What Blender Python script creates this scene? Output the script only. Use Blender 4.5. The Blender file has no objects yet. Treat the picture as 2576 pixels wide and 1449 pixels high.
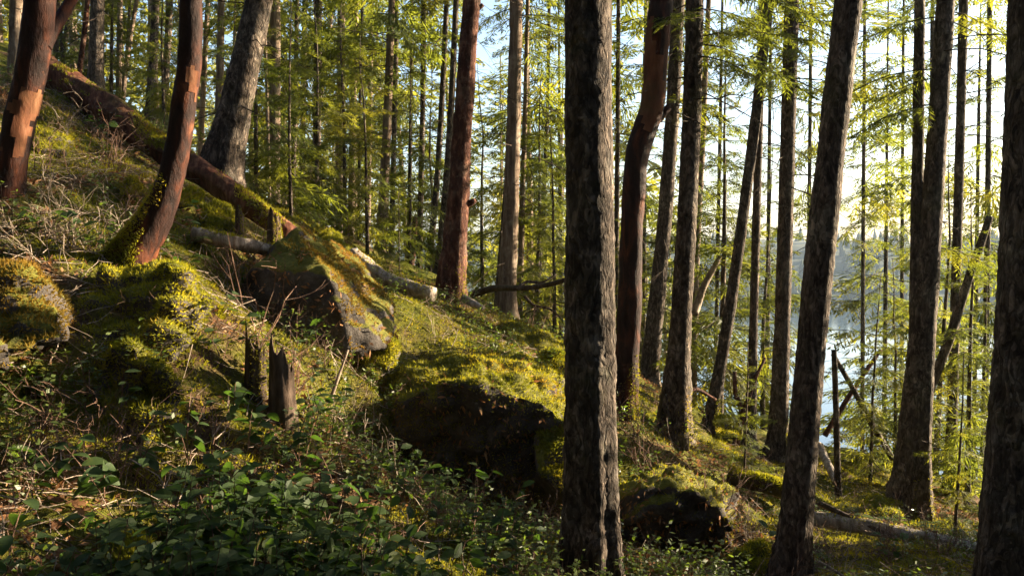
import bpy, bmesh, math
import numpy as np
from mathutils import Vector, Matrix, Euler

S = bpy.context.scene
# ------------------------------------------------------------------ camera
FPX, CX, CY, HORIZON = 2061.0, 1288.0, 724.5, 620.0
PITCH = math.atan((CY - HORIZON) / FPX)
cam_d = bpy.data.cameras.new('camera')
cam_d.sensor_width = 36.0
cam_d.lens = FPX / 2576.0 * 36.0
cam_d.clip_start, cam_d.clip_end = 0.05, 8000.0
cam = bpy.data.objects.new('camera', cam_d)
S.collection.objects.link(cam)
cam.location = (0, 0, 0)
cam.rotation_euler = (math.pi / 2 - PITCH, 0, 0)
S.camera = cam
# ------------------------------------------------------------------ sky, sun, exposure
SUN_AZ, SUN_EL = math.radians(70), math.radians(15.5)
w = bpy.data.worlds.new('World'); S.world = w; w.use_nodes = True
nt = w.node_tree
sky = nt.nodes.new('ShaderNodeTexSky'); sky.sky_type = 'NISHITA'; sky.sun_disc = False
sky.sun_elevation = SUN_EL; sky.sun_rotation = SUN_AZ
sky.air_density = 1.0; sky.dust_density = 2.0; sky.ozone_density = 2.0
bg = nt.nodes['Background']; bg.inputs[1].default_value = 0.075
nt.links.new(sky.outputs[0], bg.inputs[0])
sun_d = bpy.data.lights.new('sun', 'SUN'); sun_d.energy = 5.0; sun_d.angle = math.radians(0.5)
sun_d.color = (1.0, 0.82, 0.57)
sun = bpy.data.objects.new('sun', sun_d); S.collection.objects.link(sun)
SUNV = Vector((math.sin(SUN_AZ) * math.cos(SUN_EL), math.cos(SUN_AZ) * math.cos(SUN_EL), math.sin(SUN_EL)))
sun.rotation_euler = SUNV.to_track_quat('Z', 'Y').to_euler()
S.view_settings.view_transform = 'Standard'; S.view_settings.look = 'None'
S.view_settings.gamma = 1.0; S.view_settings.use_curve_mapping = False
S.view_settings.exposure = 2.55
S.render.engine = 'CYCLES'
S.cycles.max_bounces = 6; S.cycles.diffuse_bounces = 1; S.cycles.transmission_bounces = 4
S.cycles.volume_bounces = 0; S.cycles.transparent_max_bounces = 4
S.cycles.caustics_reflective = False; S.cycles.caustics_refractive = False

COL = S.collection
# ------------------------------------------------------------------ helpers
def P(u, v, Y):
    a, b = (u - CX) / FPX, (CY - v) / FPX
    t = Y / (b * math.sin(PITCH) + math.cos(PITCH))
    return np.array([a * t, Y, (b * math.cos(PITCH) - math.sin(PITCH)) * t])

def _hash(ix, iy, iz, seed):
    h = (ix * 374761393 + iy * 668265263 + iz * 1274126177 + seed * 974634777) & 0xFFFFFFFF
    h = ((h ^ (h >> 13)) * 1103515245) & 0xFFFFFFFF
    h = ((h ^ (h >> 16)) * 2246822519) & 0xFFFFFFFF
    return ((h ^ (h >> 15)) & 0xFFFFFF) / float(0xFFFFFF)

def vnoise(p, seed=0):
    p = np.asarray(p, float); i = np.floor(p).astype(np.int64); f = p - i
    f = f * f * (3 - 2 * f)
    r = 0
    for dx in (0, 1):
        for dy in (0, 1):
            for dz in (0, 1):
                wt = (f[..., 0] if dx else 1 - f[..., 0]) * (f[..., 1] if dy else 1 - f[..., 1]) * (f[..., 2] if dz else 1 - f[..., 2])
                r = r + wt * _hash(i[..., 0] + dx, i[..., 1] + dy, i[..., 2] + dz, seed)
    return r * 2 - 1

def fbm(p, oct=4, seed=0, gain=0.5):
    p = np.asarray(p, float); r = 0; a = 1.0
    for o in range(oct):
        r = r + a * vnoise(p * (2.03 ** o), seed + o * 17); a *= gain
    return r

def worley(p, seed=0):
    """F2-F1 of a cell noise: 0 along the cracks between cells, plus the id of the cell"""
    p = np.asarray(p, float); shp = p.shape[:-1]; p = p.reshape(-1, 3); i = np.floor(p).astype(np.int64)
    f1 = np.full(len(p), 9.0); f2 = np.full(len(p), 9.0); cid = np.zeros(len(p))
    for dx in (-1, 0, 1):
        for dy in (-1, 0, 1):
            for dz in (-1, 0, 1):
                c = i + (dx, dy, dz); h = [_hash(c[:, 0], c[:, 1], c[:, 2], seed + k) for k in (1, 2, 3)]
                d = np.sqrt(((c + np.stack(h, -1) - p) ** 2).sum(1))
                new = d < f1; f2 = np.where(new, f1, np.minimum(f2, d)); cid = np.where(new, h[0], cid); f1 = np.where(new, d, f1)
    return (f2 - f1).reshape(shp), cid.reshape(shp)

def mesh_np(name, V, F, mats, midx=None, smooth=False):
    """V (n,3); F = list of (m,k) index arrays."""
    me = bpy.data.meshes.new(name)
    V = np.asarray(V, np.float32)
    F = [np.asarray(f, np.int32) for f in F if len(f)]
    me.vertices.add(len(V)); me.vertices.foreach_set('co', V.ravel())
    loops = np.concatenate([f.ravel() for f in F])
    tot = np.concatenate([np.full(len(f), f.shape[1], np.int32) for f in F])
    start = np.concatenate([[0], np.cumsum(tot)[:-1]]).astype(np.int32)
    me.loops.add(len(loops)); me.loops.foreach_set('vertex_index', loops)
    me.polygons.add(len(tot)); me.polygons.foreach_set('loop_start', start)
    if midx is not None:
        me.polygons.foreach_set('material_index', np.asarray(midx, np.int32))
    me.polygons.foreach_set('use_smooth', np.full(len(tot), smooth))
    for m in mats: me.materials.append(m)
    me.update(calc_edges=True)
    return me

class MB:
    """collects triangles and quads for one mesh"""
    def __init__(s): s.V = []; s.T = []; s.Q = []; s.TM = []; s.QM = []; s.n = 0
    def add(s, V, F, m=0):
        F = np.asarray(F, np.int64) + s.n
        V = np.asarray(V, float); s.V.append(V); s.n += len(V)
        if F.shape[1] == 3: s.T.append(F); s.TM.append(np.full(len(F), m))
        else: s.Q.append(F); s.QM.append(np.full(len(F), m))
    def tube(s, pts, rad, sides=5, m=0, cap=True):
        pts = np.asarray(pts, float); n = len(pts); rad = np.broadcast_to(np.asarray(rad, float), (n,))
        tg = np.gradient(pts, axis=0); tg /= np.linalg.norm(tg, axis=1)[:, None] + 1e-9
        ref = np.array([0, 0, 1.0]) if abs(tg[0, 2]) < 0.8 else np.array([1.0, 0, 0])
        a = np.cross(tg, ref); a /= np.linalg.norm(a, axis=1)[:, None] + 1e-9
        b = np.cross(tg, a)
        th = np.arange(sides) * 2 * math.pi / sides
        V = pts[:, None] + rad[:, None, None] * (np.cos(th)[None, :, None] * a[:, None] + np.sin(th)[None, :, None] * b[:, None])
        V = V.reshape(-1, 3)
        i = np.arange(n - 1)[:, None] * sides; j = np.arange(sides)[None]; k = (j + 1) % sides
        Q = np.stack([i + j, i + k, i + sides + k, i + sides + j], -1).reshape(-1, 4)
        s.add(V, Q, m)
        if cap and sides > 2:
            c = np.array([pts[-1]]); base = s.n
            e = (base - sides) + np.arange(sides)
            s.V.append(c); s.n += 1
            T = np.stack([e, np.roll(e, -1), np.full(sides, base)], -1)
            s.T.append(T); s.TM.append(np.full(sides, m))
    def mesh(s, name, mats, smooth=False):
        V = np.concatenate(s.V); F = []; M = []
        if s.T: F.append(np.concatenate(s.T)); M.append(np.concatenate(s.TM))
        if s.Q: F.append(np.concatenate(s.Q)); M.append(np.concatenate(s.QM))
        return mesh_np(name, V, F, mats, np.concatenate(M), smooth)

def obj(name, me, parent=None, loc=None, kind=None):
    o = bpy.data.objects.new(name, me); COL.objects.link(o)
    if parent is not None: o.parent = parent
    if loc is not None: o.location = [float(c) for c in loc]
    if kind: o['kind'] = kind
    return o

def thing(name, label, cat, loc, rot=(0, 0, 0), group=None):
    o = obj(name, None, None, loc); o.rotation_euler = rot
    o.empty_display_size = 0.2
    o['label'] = label; o['category'] = cat
    if group: o['group'] = group
    return o

# ------------------------------------------------------------------ materials
def mat(name):
    m = bpy.data.materials.new(name); m.use_nodes = True
    t = m.node_tree; t.nodes.clear()
    out = t.nodes.new('ShaderNodeOutputMaterial')
    return m, t, out

def N(t, typ, **kw):
    n = t.nodes.new(typ)
    for k, v in kw.items():
        if k.startswith('i_'):
            key = k[2:]; key = int(key) if key.isdigit() else key.replace('_', ' ')
            n.inputs[key].default_value = v
        else: setattr(n, k, v)
    return n

def ramp(t, fac, stops, interp='LINEAR'):
    r = t.nodes.new('ShaderNodeValToRGB'); r.color_ramp.interpolation = interp
    e = r.color_ramp.elements
    while len(e) < len(stops): e.new(0.5)
    for el, (p, c) in zip(e, stops): el.position = p; el.color = (*c, 1)
    t.links.new(fac, r.inputs[0]); return r.outputs[0]

def coords(t, scale=(1, 1, 1), which='Object'):
    tc = t.nodes.new('ShaderNodeTexCoord'); mp = t.nodes.new('ShaderNodeMapping')
    mp.inputs['Scale'].default_value = scale
    if which == 'World':
        g = t.nodes.new('ShaderNodeNewGeometry'); t.links.new(g.outputs['Position'], mp.inputs[0])
    else: t.links.new(tc.outputs[which], mp.inputs[0])
    return mp.outputs[0]

def noise(t, vec, scale, detail=4, rough=0.6, dist=0.0):
    n = N(t, 'ShaderNodeTexNoise'); n.inputs['Scale'].default_value = scale
    n.inputs['Detail'].default_value = detail; n.inputs['Roughness'].default_value = rough
    n.inputs['Distortion'].default_value = dist
    t.links.new(vec, n.inputs['Vector']); return n.outputs[0]

def mix(t, fac, a, b, typ='MIX'):
    n = N(t, 'ShaderNodeMix', data_type='RGBA', blend_type=typ)
    for s, v in ((n.inputs[0], fac), (n.inputs[6], a), (n.inputs[7], b)):
        if isinstance(v, (int, float)): s.default_value = v
        elif isinstance(v, tuple): s.default_value = (*v, 1)
        else: t.links.new(v, s)
    return n.outputs[2]

def bump(t, h, strength=0.5, dist=0.02):
    b = N(t, 'ShaderNodeBump'); b.inputs['Strength'].default_value = strength
    b.inputs['Distance'].default_value = dist; t.links.new(h, b.inputs['Height']); return b.outputs[0]

def principled(t, out, col, rough=0.85, nrm=None, spec=0.25):
    p = N(t, 'ShaderNodeBsdfPrincipled')
    if isinstance(col, tuple): p.inputs['Base Color'].default_value = (*col, 1)
    else: t.links.new(col, p.inputs['Base Color'])
    p.inputs['Roughness'].default_value = rough
    p.inputs['Specular IOR Level'].default_value = spec
    if nrm is not None: t.links.new(nrm, p.inputs['Normal'])
    t.links.new(p.outputs[0], out.inputs[0]); return p

def obrand(t, lo=0.75, hi=1.25):
    oi = N(t, 'ShaderNodeObjectInfo'); mr = N(t, 'ShaderNodeMapRange')
    mr.inputs[3].default_value = lo; mr.inputs[4].default_value = hi
    t.links.new(oi.outputs['Random'], mr.inputs[0]); return mr.outputs[0]

def bark_mat(name, c0, c1, c2, lichen, lich_amt, zs=0.25, scale=14, bstr=0.9, moss=0.0, crack=0.0):
    m, t, out = mat(name)
    v = coords(t, (1, 1, zs)); vi = coords(t)
    n1 = noise(t, v, scale, 6, 0.65, 0.4)
    n2 = noise(t, v, scale * 3.2, 4, 0.7)
    n3 = noise(t, vi, 3.0, 5, 0.65)
    c = ramp(t, n1, [(0.30, c0), (0.52, c1), (0.72, c2)])
    c = mix(t, ramp(t, n3, [(0.52, (0, 0, 0)), (0.66, (lich_amt,) * 3)]), c, lichen)
    n5 = noise(t, vi, 24.0, 4, 0.7); c = mix(t, ramp(t, n5, [(0.60, (0, 0, 0)), (0.70, (0.4,) * 3)]), c, lichen)
    if crack:
        dn = N(t, 'ShaderNodeMix', data_type='RGBA'); dn.inputs[0].default_value = 0.2
        nz = N(t, 'ShaderNodeTexNoise'); nz.inputs['Scale'].default_value = 9; t.links.new(v, nz.inputs['Vector'])
        t.links.new(v, dn.inputs[6]); t.links.new(nz.outputs[1], dn.inputs[7])
        vo = N(t, 'ShaderNodeTexVoronoi', feature='DISTANCE_TO_EDGE'); vo.inputs['Scale'].default_value = crack; t.links.new(dn.outputs[2], vo.inputs['Vector'])
        c = mix(t, ramp(t, vo.outputs['Distance'], [(0.0, (0.5,) * 3), (0.10, (0, 0, 0))]), c, (0.014, 0.010, 0.008))
        vf = N(t, 'ShaderNodeTexVoronoi', feature='F1'); vf.inputs['Scale'].default_value = crack * 2.6; t.links.new(dn.outputs[2], vf.inputs['Vector'])
        sp = N(t, 'ShaderNodeSeparateColor'); t.links.new(vf.outputs['Color'], sp.inputs[0])
        c = mix(t, 1.0, c, ramp(t, sp.outputs[0], [(0.0, (0.45,) * 3), (0.6, (1.0,) * 3), (1.0, (1.7, 1.65, 1.6))]), 'MULTIPLY')
        vp = mix(t, 0.5, ramp(t, vo.outputs['Distance'], [(0.0, (0, 0, 0)), (0.18, (1, 1, 1))]), sp.outputs[0])
    if moss:
        n4 = noise(t, vi, 2.2, 5, 0.7)
        c = mix(t, ramp(t, n4, [(0.55, (0, 0, 0)), (0.7, (moss,) * 3)]), c, (0.07, 0.075, 0.012))
    hgt = N(t, 'ShaderNodeMath', operation='ADD'); t.links.new(n1, hgt.inputs[0]); t.links.new(n2, hgt.inputs[1])
    hh = mix(t, 0.5, hgt.outputs[0], vp) if crack else hgt.outputs[0]
    principled(t, out, c, 0.92, bump(t, hh, bstr, 0.03), 0.15)
    return m

M = {}
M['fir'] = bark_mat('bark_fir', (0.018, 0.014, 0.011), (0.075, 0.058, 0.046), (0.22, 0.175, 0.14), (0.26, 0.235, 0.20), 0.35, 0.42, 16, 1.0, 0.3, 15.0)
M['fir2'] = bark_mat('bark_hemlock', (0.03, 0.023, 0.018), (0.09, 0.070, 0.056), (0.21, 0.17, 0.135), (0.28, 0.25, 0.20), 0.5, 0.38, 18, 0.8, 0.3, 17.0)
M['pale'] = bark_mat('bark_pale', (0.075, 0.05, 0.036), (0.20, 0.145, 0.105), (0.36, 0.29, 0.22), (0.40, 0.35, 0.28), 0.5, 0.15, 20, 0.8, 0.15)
M['red'] = bark_mat('bark_red', (0.02, 0.008, 0.006), (0.075, 0.030, 0.020), (0.24, 0.12, 0.075), (0.32, 0.24, 0.18), 0.3, 0.35, 15, 0.9)

def arbutus():
    m, t, out = mat('bark_arbutus'); v = coords(t, (1, 1, 0.35)); vi = coords(t)
    n1 = noise(t, v, 7, 5, 0.6, 0.8); n2 = noise(t, v, 40, 4, 0.7); n3 = noise(t, vi, 2.4, 4, 0.6, 0.5)
    c = ramp(t, n1, [(0.33, (0.008, 0.004, 0.0035)), (0.50, (0.026, 0.011, 0.008)), (0.62, (0.070, 0.022, 0.011)), (0.76, (0.16, 0.055, 0.022))])
    c = mix(t, ramp(t, n3, [(0.64, (0, 0, 0)), (0.68, (0.7,) * 3)]), c, (0.15, 0.060, 0.028))
    h = N(t, 'ShaderNodeMath', operation='ADD'); t.links.new(n1, h.inputs[0]); t.links.new(n2, h.inputs[1])
    principled(t, out, c, 0.7, bump(t, h.outputs[0], 0.6, 0.02), 0.12); return m
M['arbutus'] = arbutus()

def leafy(name, stops, trans, tw=0.5, scale=3.0, rough=0.6, spec=0.3, which='World', gloss=True):
    """thin leaves, needles and moss: reflects on one side, glows through from the other"""
    m, t, out = mat(name); v = coords(t, which=which)
    n = noise(t, v, scale, 4, 0.65)
    c = ramp(t, n, stops)
    mu = N(t, 'ShaderNodeMix', data_type='RGBA', blend_type='MULTIPLY'); mu.inputs[0].default_value = 1
    t.links.new(c, mu.inputs[6])
    orr = obrand(t, 0.8, 1.2); t.links.new(orr, mu.inputs[7]); c = mu.outputs[2]
    p = N(t, 'ShaderNodeBsdfPrincipled'); t.links.new(c, p.inputs['Base Color'])
    p.inputs['Roughness'].default_value = rough; p.inputs['Specular IOR Level'].default_value = spec
    tr = N(t, 'ShaderNodeBsdfTranslucent')
    tc = mix(t, 1.0, c, trans, 'MULTIPLY'); t.links.new(tc, tr.inputs[0])
    ms = N(t, 'ShaderNodeMixShader'); ms.inputs[0].default_value = tw
    t.links.new(p.outputs[0], ms.inputs[1]); t.links.new(tr.outputs[0], ms.inputs[2])
    t.links.new(ms.outputs[0], out.inputs[0]); return m

M['needle'] = leafy('conifer_needles', [(0.30, (0.040, 0.058, 0.020)), (0.5, (0.068, 0.090, 0.022)), (0.68, (0.105, 0.112, 0.025))], (3.2, 2.75, 1.0), 0.55, 0.6)
M['needle_far'] = leafy('conifer_needles_far', [(0.3, (0.045, 0.062, 0.022)), (0.6, (0.095, 0.105, 0.028))], (3.2, 2.75, 1.0), 0.55, 0.25)
M['needle_low_bounce'] = leafy('conifer_needles_low_bounce', [(0.3, (0.022, 0.034, 0.014)), (0.6, (0.045, 0.06, 0.02))], (1.5, 1.5, 1.0), 0.3, 0.25)  # darker needle copy for the unseen wood, so it bounces less light
M['moss'] = leafy('moss', [(0.28, (0.045, 0.055, 0.010)), (0.40, (0.11, 0.12, 0.012)), (0.55, (0.21, 0.20, 0.018)), (0.74, (0.17, 0.10, 0.022))], (2.3, 2.1, 1.1), 0.45, 2.2, 0.8, 0.1)
M['moss_dry'] = leafy('dry_moss', [(0.3, (0.08, 0.06, 0.014)), (0.5, (0.17, 0.12, 0.02)), (0.7, (0.22, 0.12, 0.035))], (1.9, 1.7, 1.2), 0.4, 2.6, 0.8, 0.1)
M['leaf'] = leafy('glossy_leaf', [(0.3, (0.020, 0.038, 0.014)), (0.6, (0.042, 0.068, 0.020)), (0.75, (0.085, 0.10, 0.026))], (2.6, 3.0, 1.0), 0.35, 5.0, 0.62, 0.18)
M['leaf2'] = leafy('small_leaf', [(0.3, (0.04, 0.06, 0.016)), (0.6, (0.075, 0.10, 0.022))], (2.4, 2.6, 1.0), 0.4, 4.0, 0.45, 0.4)
M['fern'] = leafy('fern_leaf', [(0.3, (0.04, 0.075, 0.02)), (0.6, (0.08, 0.12, 0.025))], (2.4, 2.6, 1.0), 0.45, 4.0, 0.5, 0.3)
M['litter_leaf'] = leafy('dead_leaf', [(0.3, (0.10, 0.045, 0.02)), (0.5, (0.20, 0.10, 0.045)), (0.7, (0.32, 0.20, 0.10))], (1.4, 1.2, 1.0), 0.25, 9.0, 0.8, 0.15)

def woodm(name, stops, zs=0.2, scale=18, axis=2):
    m, t, out = mat(name); sc = [1, 1, 1]; sc[axis] = zs
    v = coords(t, tuple(sc)); n1 = noise(t, v, scale, 6, 0.65); n2 = noise(t, coords(t), 2.5, 4)
    c = ramp(t, n1, stops); c = mix(t, ramp(t, n2, [(0.5, (0, 0, 0)), (0.7, (0.5,) * 3)]), c, (0.06, 0.055, 0.02))
    principled(t, out, c, 0.9, bump(t, n1, 0.8, 0.02), 0.15); return m
M['twig'] = woodm('twig_bark', [(0.3, (0.06, 0.035, 0.025)), (0.55, (0.17, 0.10, 0.07)), (0.75, (0.33, 0.23, 0.17))])
M['deadwood'] = woodm('weathered_wood', [(0.3, (0.07, 0.05, 0.04)), (0.5, (0.22, 0.17, 0.13)), (0.7, (0.42, 0.35, 0.28))])
M['rotwood'] = woodm('rotten_red_wood', [(0.3, (0.02, 0.009, 0.006)), (0.5, (0.10, 0.035, 0.02)), (0.7, (0.24, 0.12, 0.07))])
M['stumpwood'] = woodm('rotten_stump_wood', [(0.3, (0.02, 0.014, 0.010)), (0.5, (0.075, 0.05, 0.036)), (0.72, (0.19, 0.135, 0.10))])
M['palewood'] = woodm('bleached_wood', [(0.3, (0.10, 0.075, 0.06)), (0.5, (0.30, 0.25, 0.21)), (0.7, (0.52, 0.46, 0.40))])
M['peeled'] = woodm('peeled_inner_bark', [(0.3, (0.07, 0.028, 0.015)), (0.55, (0.15, 0.06, 0.031)), (0.75, (0.24, 0.12, 0.07))], 0.35, 9)
M['darkwood'] = woodm('dark_wood', [(0.3, (0.015, 0.011, 0.008)), (0.55, (0.06, 0.042, 0.03)), (0.75, (0.14, 0.10, 0.075))])

def rockm():
    m, t, out = mat('boulder_rock'); v = coords(t, which='World')
    n1 = noise(t, v, 3.5, 8, 0.65); n2 = noise(t, v, 26, 5, 0.7)
    c = ramp(t, n1, [(0.3, (0.022, 0.018, 0.016)), (0.55, (0.065, 0.055, 0.048)), (0.75, (0.13, 0.115, 0.10))])
    c = mix(t, ramp(t, n2, [(0.55, (0, 0, 0)), (0.72, (0.5,) * 3)]), c, (0.15, 0.14, 0.12))
    g = N(t, 'ShaderNodeNewGeometry'); sx = N(t, 'ShaderNodeSeparateXYZ'); t.links.new(g.outputs['Normal'], sx.inputs[0])
    ad = N(t, 'ShaderNodeMath', operation='MULTIPLY_ADD'); t.links.new(n1, ad.inputs[0]); ad.inputs[1].default_value = 0.9
    t.links.new(sx.outputs[2], ad.inputs[2])
    mc = ramp(t, n2, [(0.3, (0.05, 0.055, 0.010)), (0.55, (0.12, 0.115, 0.015)), (0.75, (0.13, 0.08, 0.02))])
    c = mix(t, ramp(t, ad.outputs[0], [(0.88, (0, 0, 0)), (1.05, (1, 1, 1))]), c, mc)
    principled(t, out, c, 0.9, bump(t, mix(t, 0.5, n1, n2), 0.8, 0.05), 0.2); return m
M['rock'] = rockm()

def groundm():
    m, t, out = mat('forest_floor'); v = coords(t, which='World')
    n1 = noise(t, v, 0.9, 6, 0.65); n2 = noise(t, v, 14, 6, 0.7); n3 = noise(t, v, 60, 3, 0.7)
    lit = ramp(t, n2, [(0.3, (0.018, 0.011, 0.007)), (0.5, (0.065, 0.038, 0.02)), (0.7, (0.15, 0.09, 0.05))])
    mo = ramp(t, n2, [(0.3, (0.035, 0.04, 0.008)), (0.5, (0.095, 0.10, 0.012)), (0.7, (0.16, 0.14, 0.02))])
    c = mix(t, ramp(t, n1, [(0.40, (0, 0, 0)), (0.53, (1, 1, 1))]), lit, mo)
    principled(t, out, c, 0.95, bump(t, mix(t, 0.5, n2, n3), 1.0, 0.06), 0.1); return m
M['ground'] = groundm()

def waterm():
    m, t, out = mat('lake_water'); v = coords(t, (1, 0.35, 1), 'World')
    n = noise(t, v, 0.6, 4, 0.6)
    p = principled(t, out, (0.02, 0.05, 0.07), 0.06, bump(t, n, 0.07, 0.3), 0.5); return m
M['water'] = waterm()

def farm():
    m, t, out = mat('far_hill_forest'); v = coords(t, which='World'); n = noise(t, v, 0.12, 5, 0.7)
    principled(t, out, ramp(t, n, [(0.3, (0.03, 0.045, 0.02)), (0.7, (0.085, 0.09, 0.04))]), 0.95); return m
M['far'] = farm()

# ------------------------------------------------------------------ terrain height
CTRL = [(0,1449,3.3),(330,1449,3.5),(640,1449,3.8),(950,1440,4.3),(1200,1449,4.6),(1480,1490,5.2),(1720,1470,5.8),(2000,1470,6.4),(2300,1449,6.8),(2576,1449,7.0),
        (0,1150,4.0),(350,1150,4.4),(640,1100,5.2),(930,1160,5.6),(0,900,4.8),(500,900,5.4),(700,880,6.4),(820,900,6.9),(960,930,7.0),
        (1200,1320,5.6),(1350,1330,5.8),(1650,1440,6.7),(1700,1420,7.6),(1830,1390,7.5),
        (20,480,6.6),(0,640,5.8),(200,620,6.2),(300,690,5.9),(480,660,6.6),(600,770,7.0),(700,850,7.3),(850,890,7.4),(180,450,7.6),(330,480,7.6),(520,520,8.2),(120,300,9.0),(300,400,9.0),(700,760,8.4),(640,575,10.2),
        (110,215,10.6),(400,430,10.0),(580,520,9.8),(560,450,11.0),(242,225,16.0),(378,312,17.0),(120,130,17.0),
        (900,700,10.5),(1000,760,9.0),(1130,775,11.0),(1050,880,8.8),(1230,860,9.6),(1380,930,9.4),(1280,795,13.0),(960,650,15.0),(1060,690,16.0),(1250,960,8.6),(1400,1040,8.8),(980,1290,6.6),(1150,1345,6.4),(1300,1350,6.4),(1420,1340,6.5),(1050,1290,7.3),(1200,1320,7.3),(1350,1320,7.3),
        (1480,1000,9.2),(1580,1020,9.2),(1640,960,12.5),(1695,1120,9.6),(1785,1095,12.0),(1885,1140,12.5),(1955,1150,12.0),(1850,1090,13.0),
        (2105,1250,10.5),(2290,1295,10.0),(2400,1250,12.5),(2070,1320,8.6),(2450,1400,8.4),(2576,1330,10.0),(2150,1140,14.0),(2300,1200,15.0),
        (960,720,22.0),(1300,900,20.0),(1600,1060,18.0),(2000,1250,18.0),(2300,1380,18.0),(600,470,20.0),(240,260,24.0)]
_cp = np.array([P(*c) for c in CTRL] + [(0, 0, -1.45), (-3, 0.5, -0.75), (3, 0, -2.4), (-6, 2, 0.2), (6, 2, -3.3), (-7, 5, 0.6), (8, 6, -4.2), (9, 11, -5.0), (-9, 9, 2.2), (-12, 14, 4.6)])
def base_h(x, y):
    z = -1.2 - 0.30 * x - 0.05 * (y - 8)
    far = np.maximum(0, y - 14)
    z = z - 0.16 * far
    left = np.maximum(0, -x - 14); z = z + 0.12 * left
    return z
_res = _cp[:, 2] - base_h(_cp[:, 0], _cp[:, 1])
def _kern(d): return np.exp(-(d / 3.2) ** 1.3)
_D = np.linalg.norm(_cp[:, None, :2] - _cp[None, :, :2], axis=2)
_W = np.linalg.solve(_kern(_D) + 0.03 * np.eye(len(_cp)), _res)
LAKE_Z = -25.0
def H(x, y):
    x = np.asarray(x, float); y = np.asarray(y, float)
    shp = np.broadcast(x, y).shape
    xf = np.broadcast_to(x, shp).ravel(); yf = np.broadcast_to(y, shp).ravel()
    z = base_h(xf, yf)
    near = (np.abs(xf) < 45) & (yf > -25) & (yf < 60)
    if near.any():
        d = np.sqrt((xf[near, None] - _cp[None, :, 0]) ** 2 + (yf[near, None] - _cp[None, :, 1]) ** 2)
        z[near] += _kern(d) @ _W
    p = np.stack([xf, yf, np.zeros_like(xf)], -1)
    z = z + 0.10 * fbm(p * 0.9, 3, 5) + 0.035 * fbm(p * 4.5, 3, 9)
    far = np.hypot(xf, yf)
    z = z + np.clip((far - 25) / 60, 0, 1) * 1.6 * fbm(p * 0.05, 3, 21)
    z = np.where(z < LAKE_Z - 2.5, LAKE_Z - 2.5, z)
    z = np.minimum(z, 60 + 0 * z)
    return z.reshape(shp) if shp else float(z[0])
def axis(lo, hi, step, out_lo, out_hi):
    a = list(np.arange(lo, hi, step)); s = step; p = a[-1]
    while p < out_hi: s *= 1.12; p += s; a.append(p)
    s = step; p = a[0]; b = []
    while p > out_lo: s *= 1.12; p -= s; b.append(p)
    return np.array(b[::-1] + a)
gx = axis(-7.0, 6.5, 0.06, -900, 900); gy = axis(2.6, 15.0, 0.06, -60, 900)
GX, GY = np.meshgrid(gx, gy, indexing='ij')
GZ = np.concatenate([H(GX[i:i + 40], GY[i:i + 40]) for i in range(0, len(gx), 40)])
nx, ny = GX.shape
ii = (np.arange(nx - 1)[:, None] * ny + np.arange(ny - 1)[None]).ravel()
ground = obj('ground', mesh_np('ground', np.stack([GX, GY, GZ], -1).reshape(-1, 3), [np.stack([ii, ii + ny, ii + ny + 1, ii + 1], -1)], [M['ground']], smooth=True), kind='structure')
ground['label'] = 'steep mossy forest floor falling to the lake on the right'
# lake
me = mesh_np('lake', [(-890, -50, LAKE_Z), (890, -50, LAKE_Z), (890, 890, LAKE_Z), (-890, 890, LAKE_Z)], [[(0, 1, 2, 3)]], [M['water']])
lake = obj('lake', me, kind='structure'); lake['label'] = 'bright lake water glinting between the trunks'
# far shore hill
hx = np.linspace(-700, 860, 150); hy = np.linspace(380, 760, 40)
HX, HY = np.meshgrid(hx, hy, indexing='ij')
prof = np.clip((HY - 385) / 150, 0, 1); prof = prof * prof * (3 - 2 * prof)
HZ = LAKE_Z - 1.5 + prof * (27 + 4 * fbm(np.stack([HX * 0.006, HY * 0 + 3, HX * 0], -1), 2, 4)) + 1.2 * fbm(np.stack([HX * 0.05, HY * 0.05, HX * 0], -1), 3, 8) * np.clip(prof * 6, 0, 1)
k2 = (np.arange(149)[:, None] * 40 + np.arange(39)[None]).ravel()
far_shore = obj('far_shore', mesh_np('far_shore', np.stack([HX, HY, HZ], -1).reshape(-1, 3), [np.stack([k2, k2 + 40, k2 + 41, k2 + 1], -1)], [M['far']], smooth=True), kind='structure')
far_shore['label'] = 'low wooded hill on the far side of the lake'
rng = np.random.default_rng(11)
mb = MB()
n = 2600
fx = rng.uniform(-500, 820, n); fy = 388 + rng.random(n) ** 1.6 * 170
pf = np.clip((fy - 385) / 150, 0, 1); pf = pf * pf * (3 - 2 * pf)
fz = LAKE_Z - 1.8 + pf * (27 + 4 * fbm(np.stack([fx * 0.006, fy * 0 + 3, fx * 0], -1), 2, 4))
for x, y, z in zip(fx, fy, fz):
    hgt = rng.uniform(5, 11); r = hgt * rng.uniform(0.16, 0.26); a = rng.random() * 6
    V = []
    for zz, rr in ((0.05, 1), (0.45, 0.75), (0.75, 0.35)):
        for k in range(5):
            an = a + k * 1.2566 + zz * 2; V.append((x + math.cos(an) * r * rr * rng.uniform(0.7, 1.2), y + math.sin(an) * r * rr, z + hgt * zz))
    V.append((x, y, z + hgt))
    Q = [(5 * l + k, 5 * l + (k + 1) % 5, 5 * l + 5 + (k + 1) % 5, 5 * l + 5 + k) for l in (0, 1) for k in range(5)]
    mb.add(V, Q)
    mb.T.append(np.array([(mb.n - 6 + k, mb.n - 6 + (k + 1) % 5, mb.n - 1) for k in range(5)])); mb.TM.append(np.zeros(5, int))
o = obj('far_shore_forest', mb.mesh('far_shore_forest', [M['far']]), kind='stuff'); o['label'] = 'blue hazed conifer wood covering the far shore'; o['category'] = 'forest'
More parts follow.
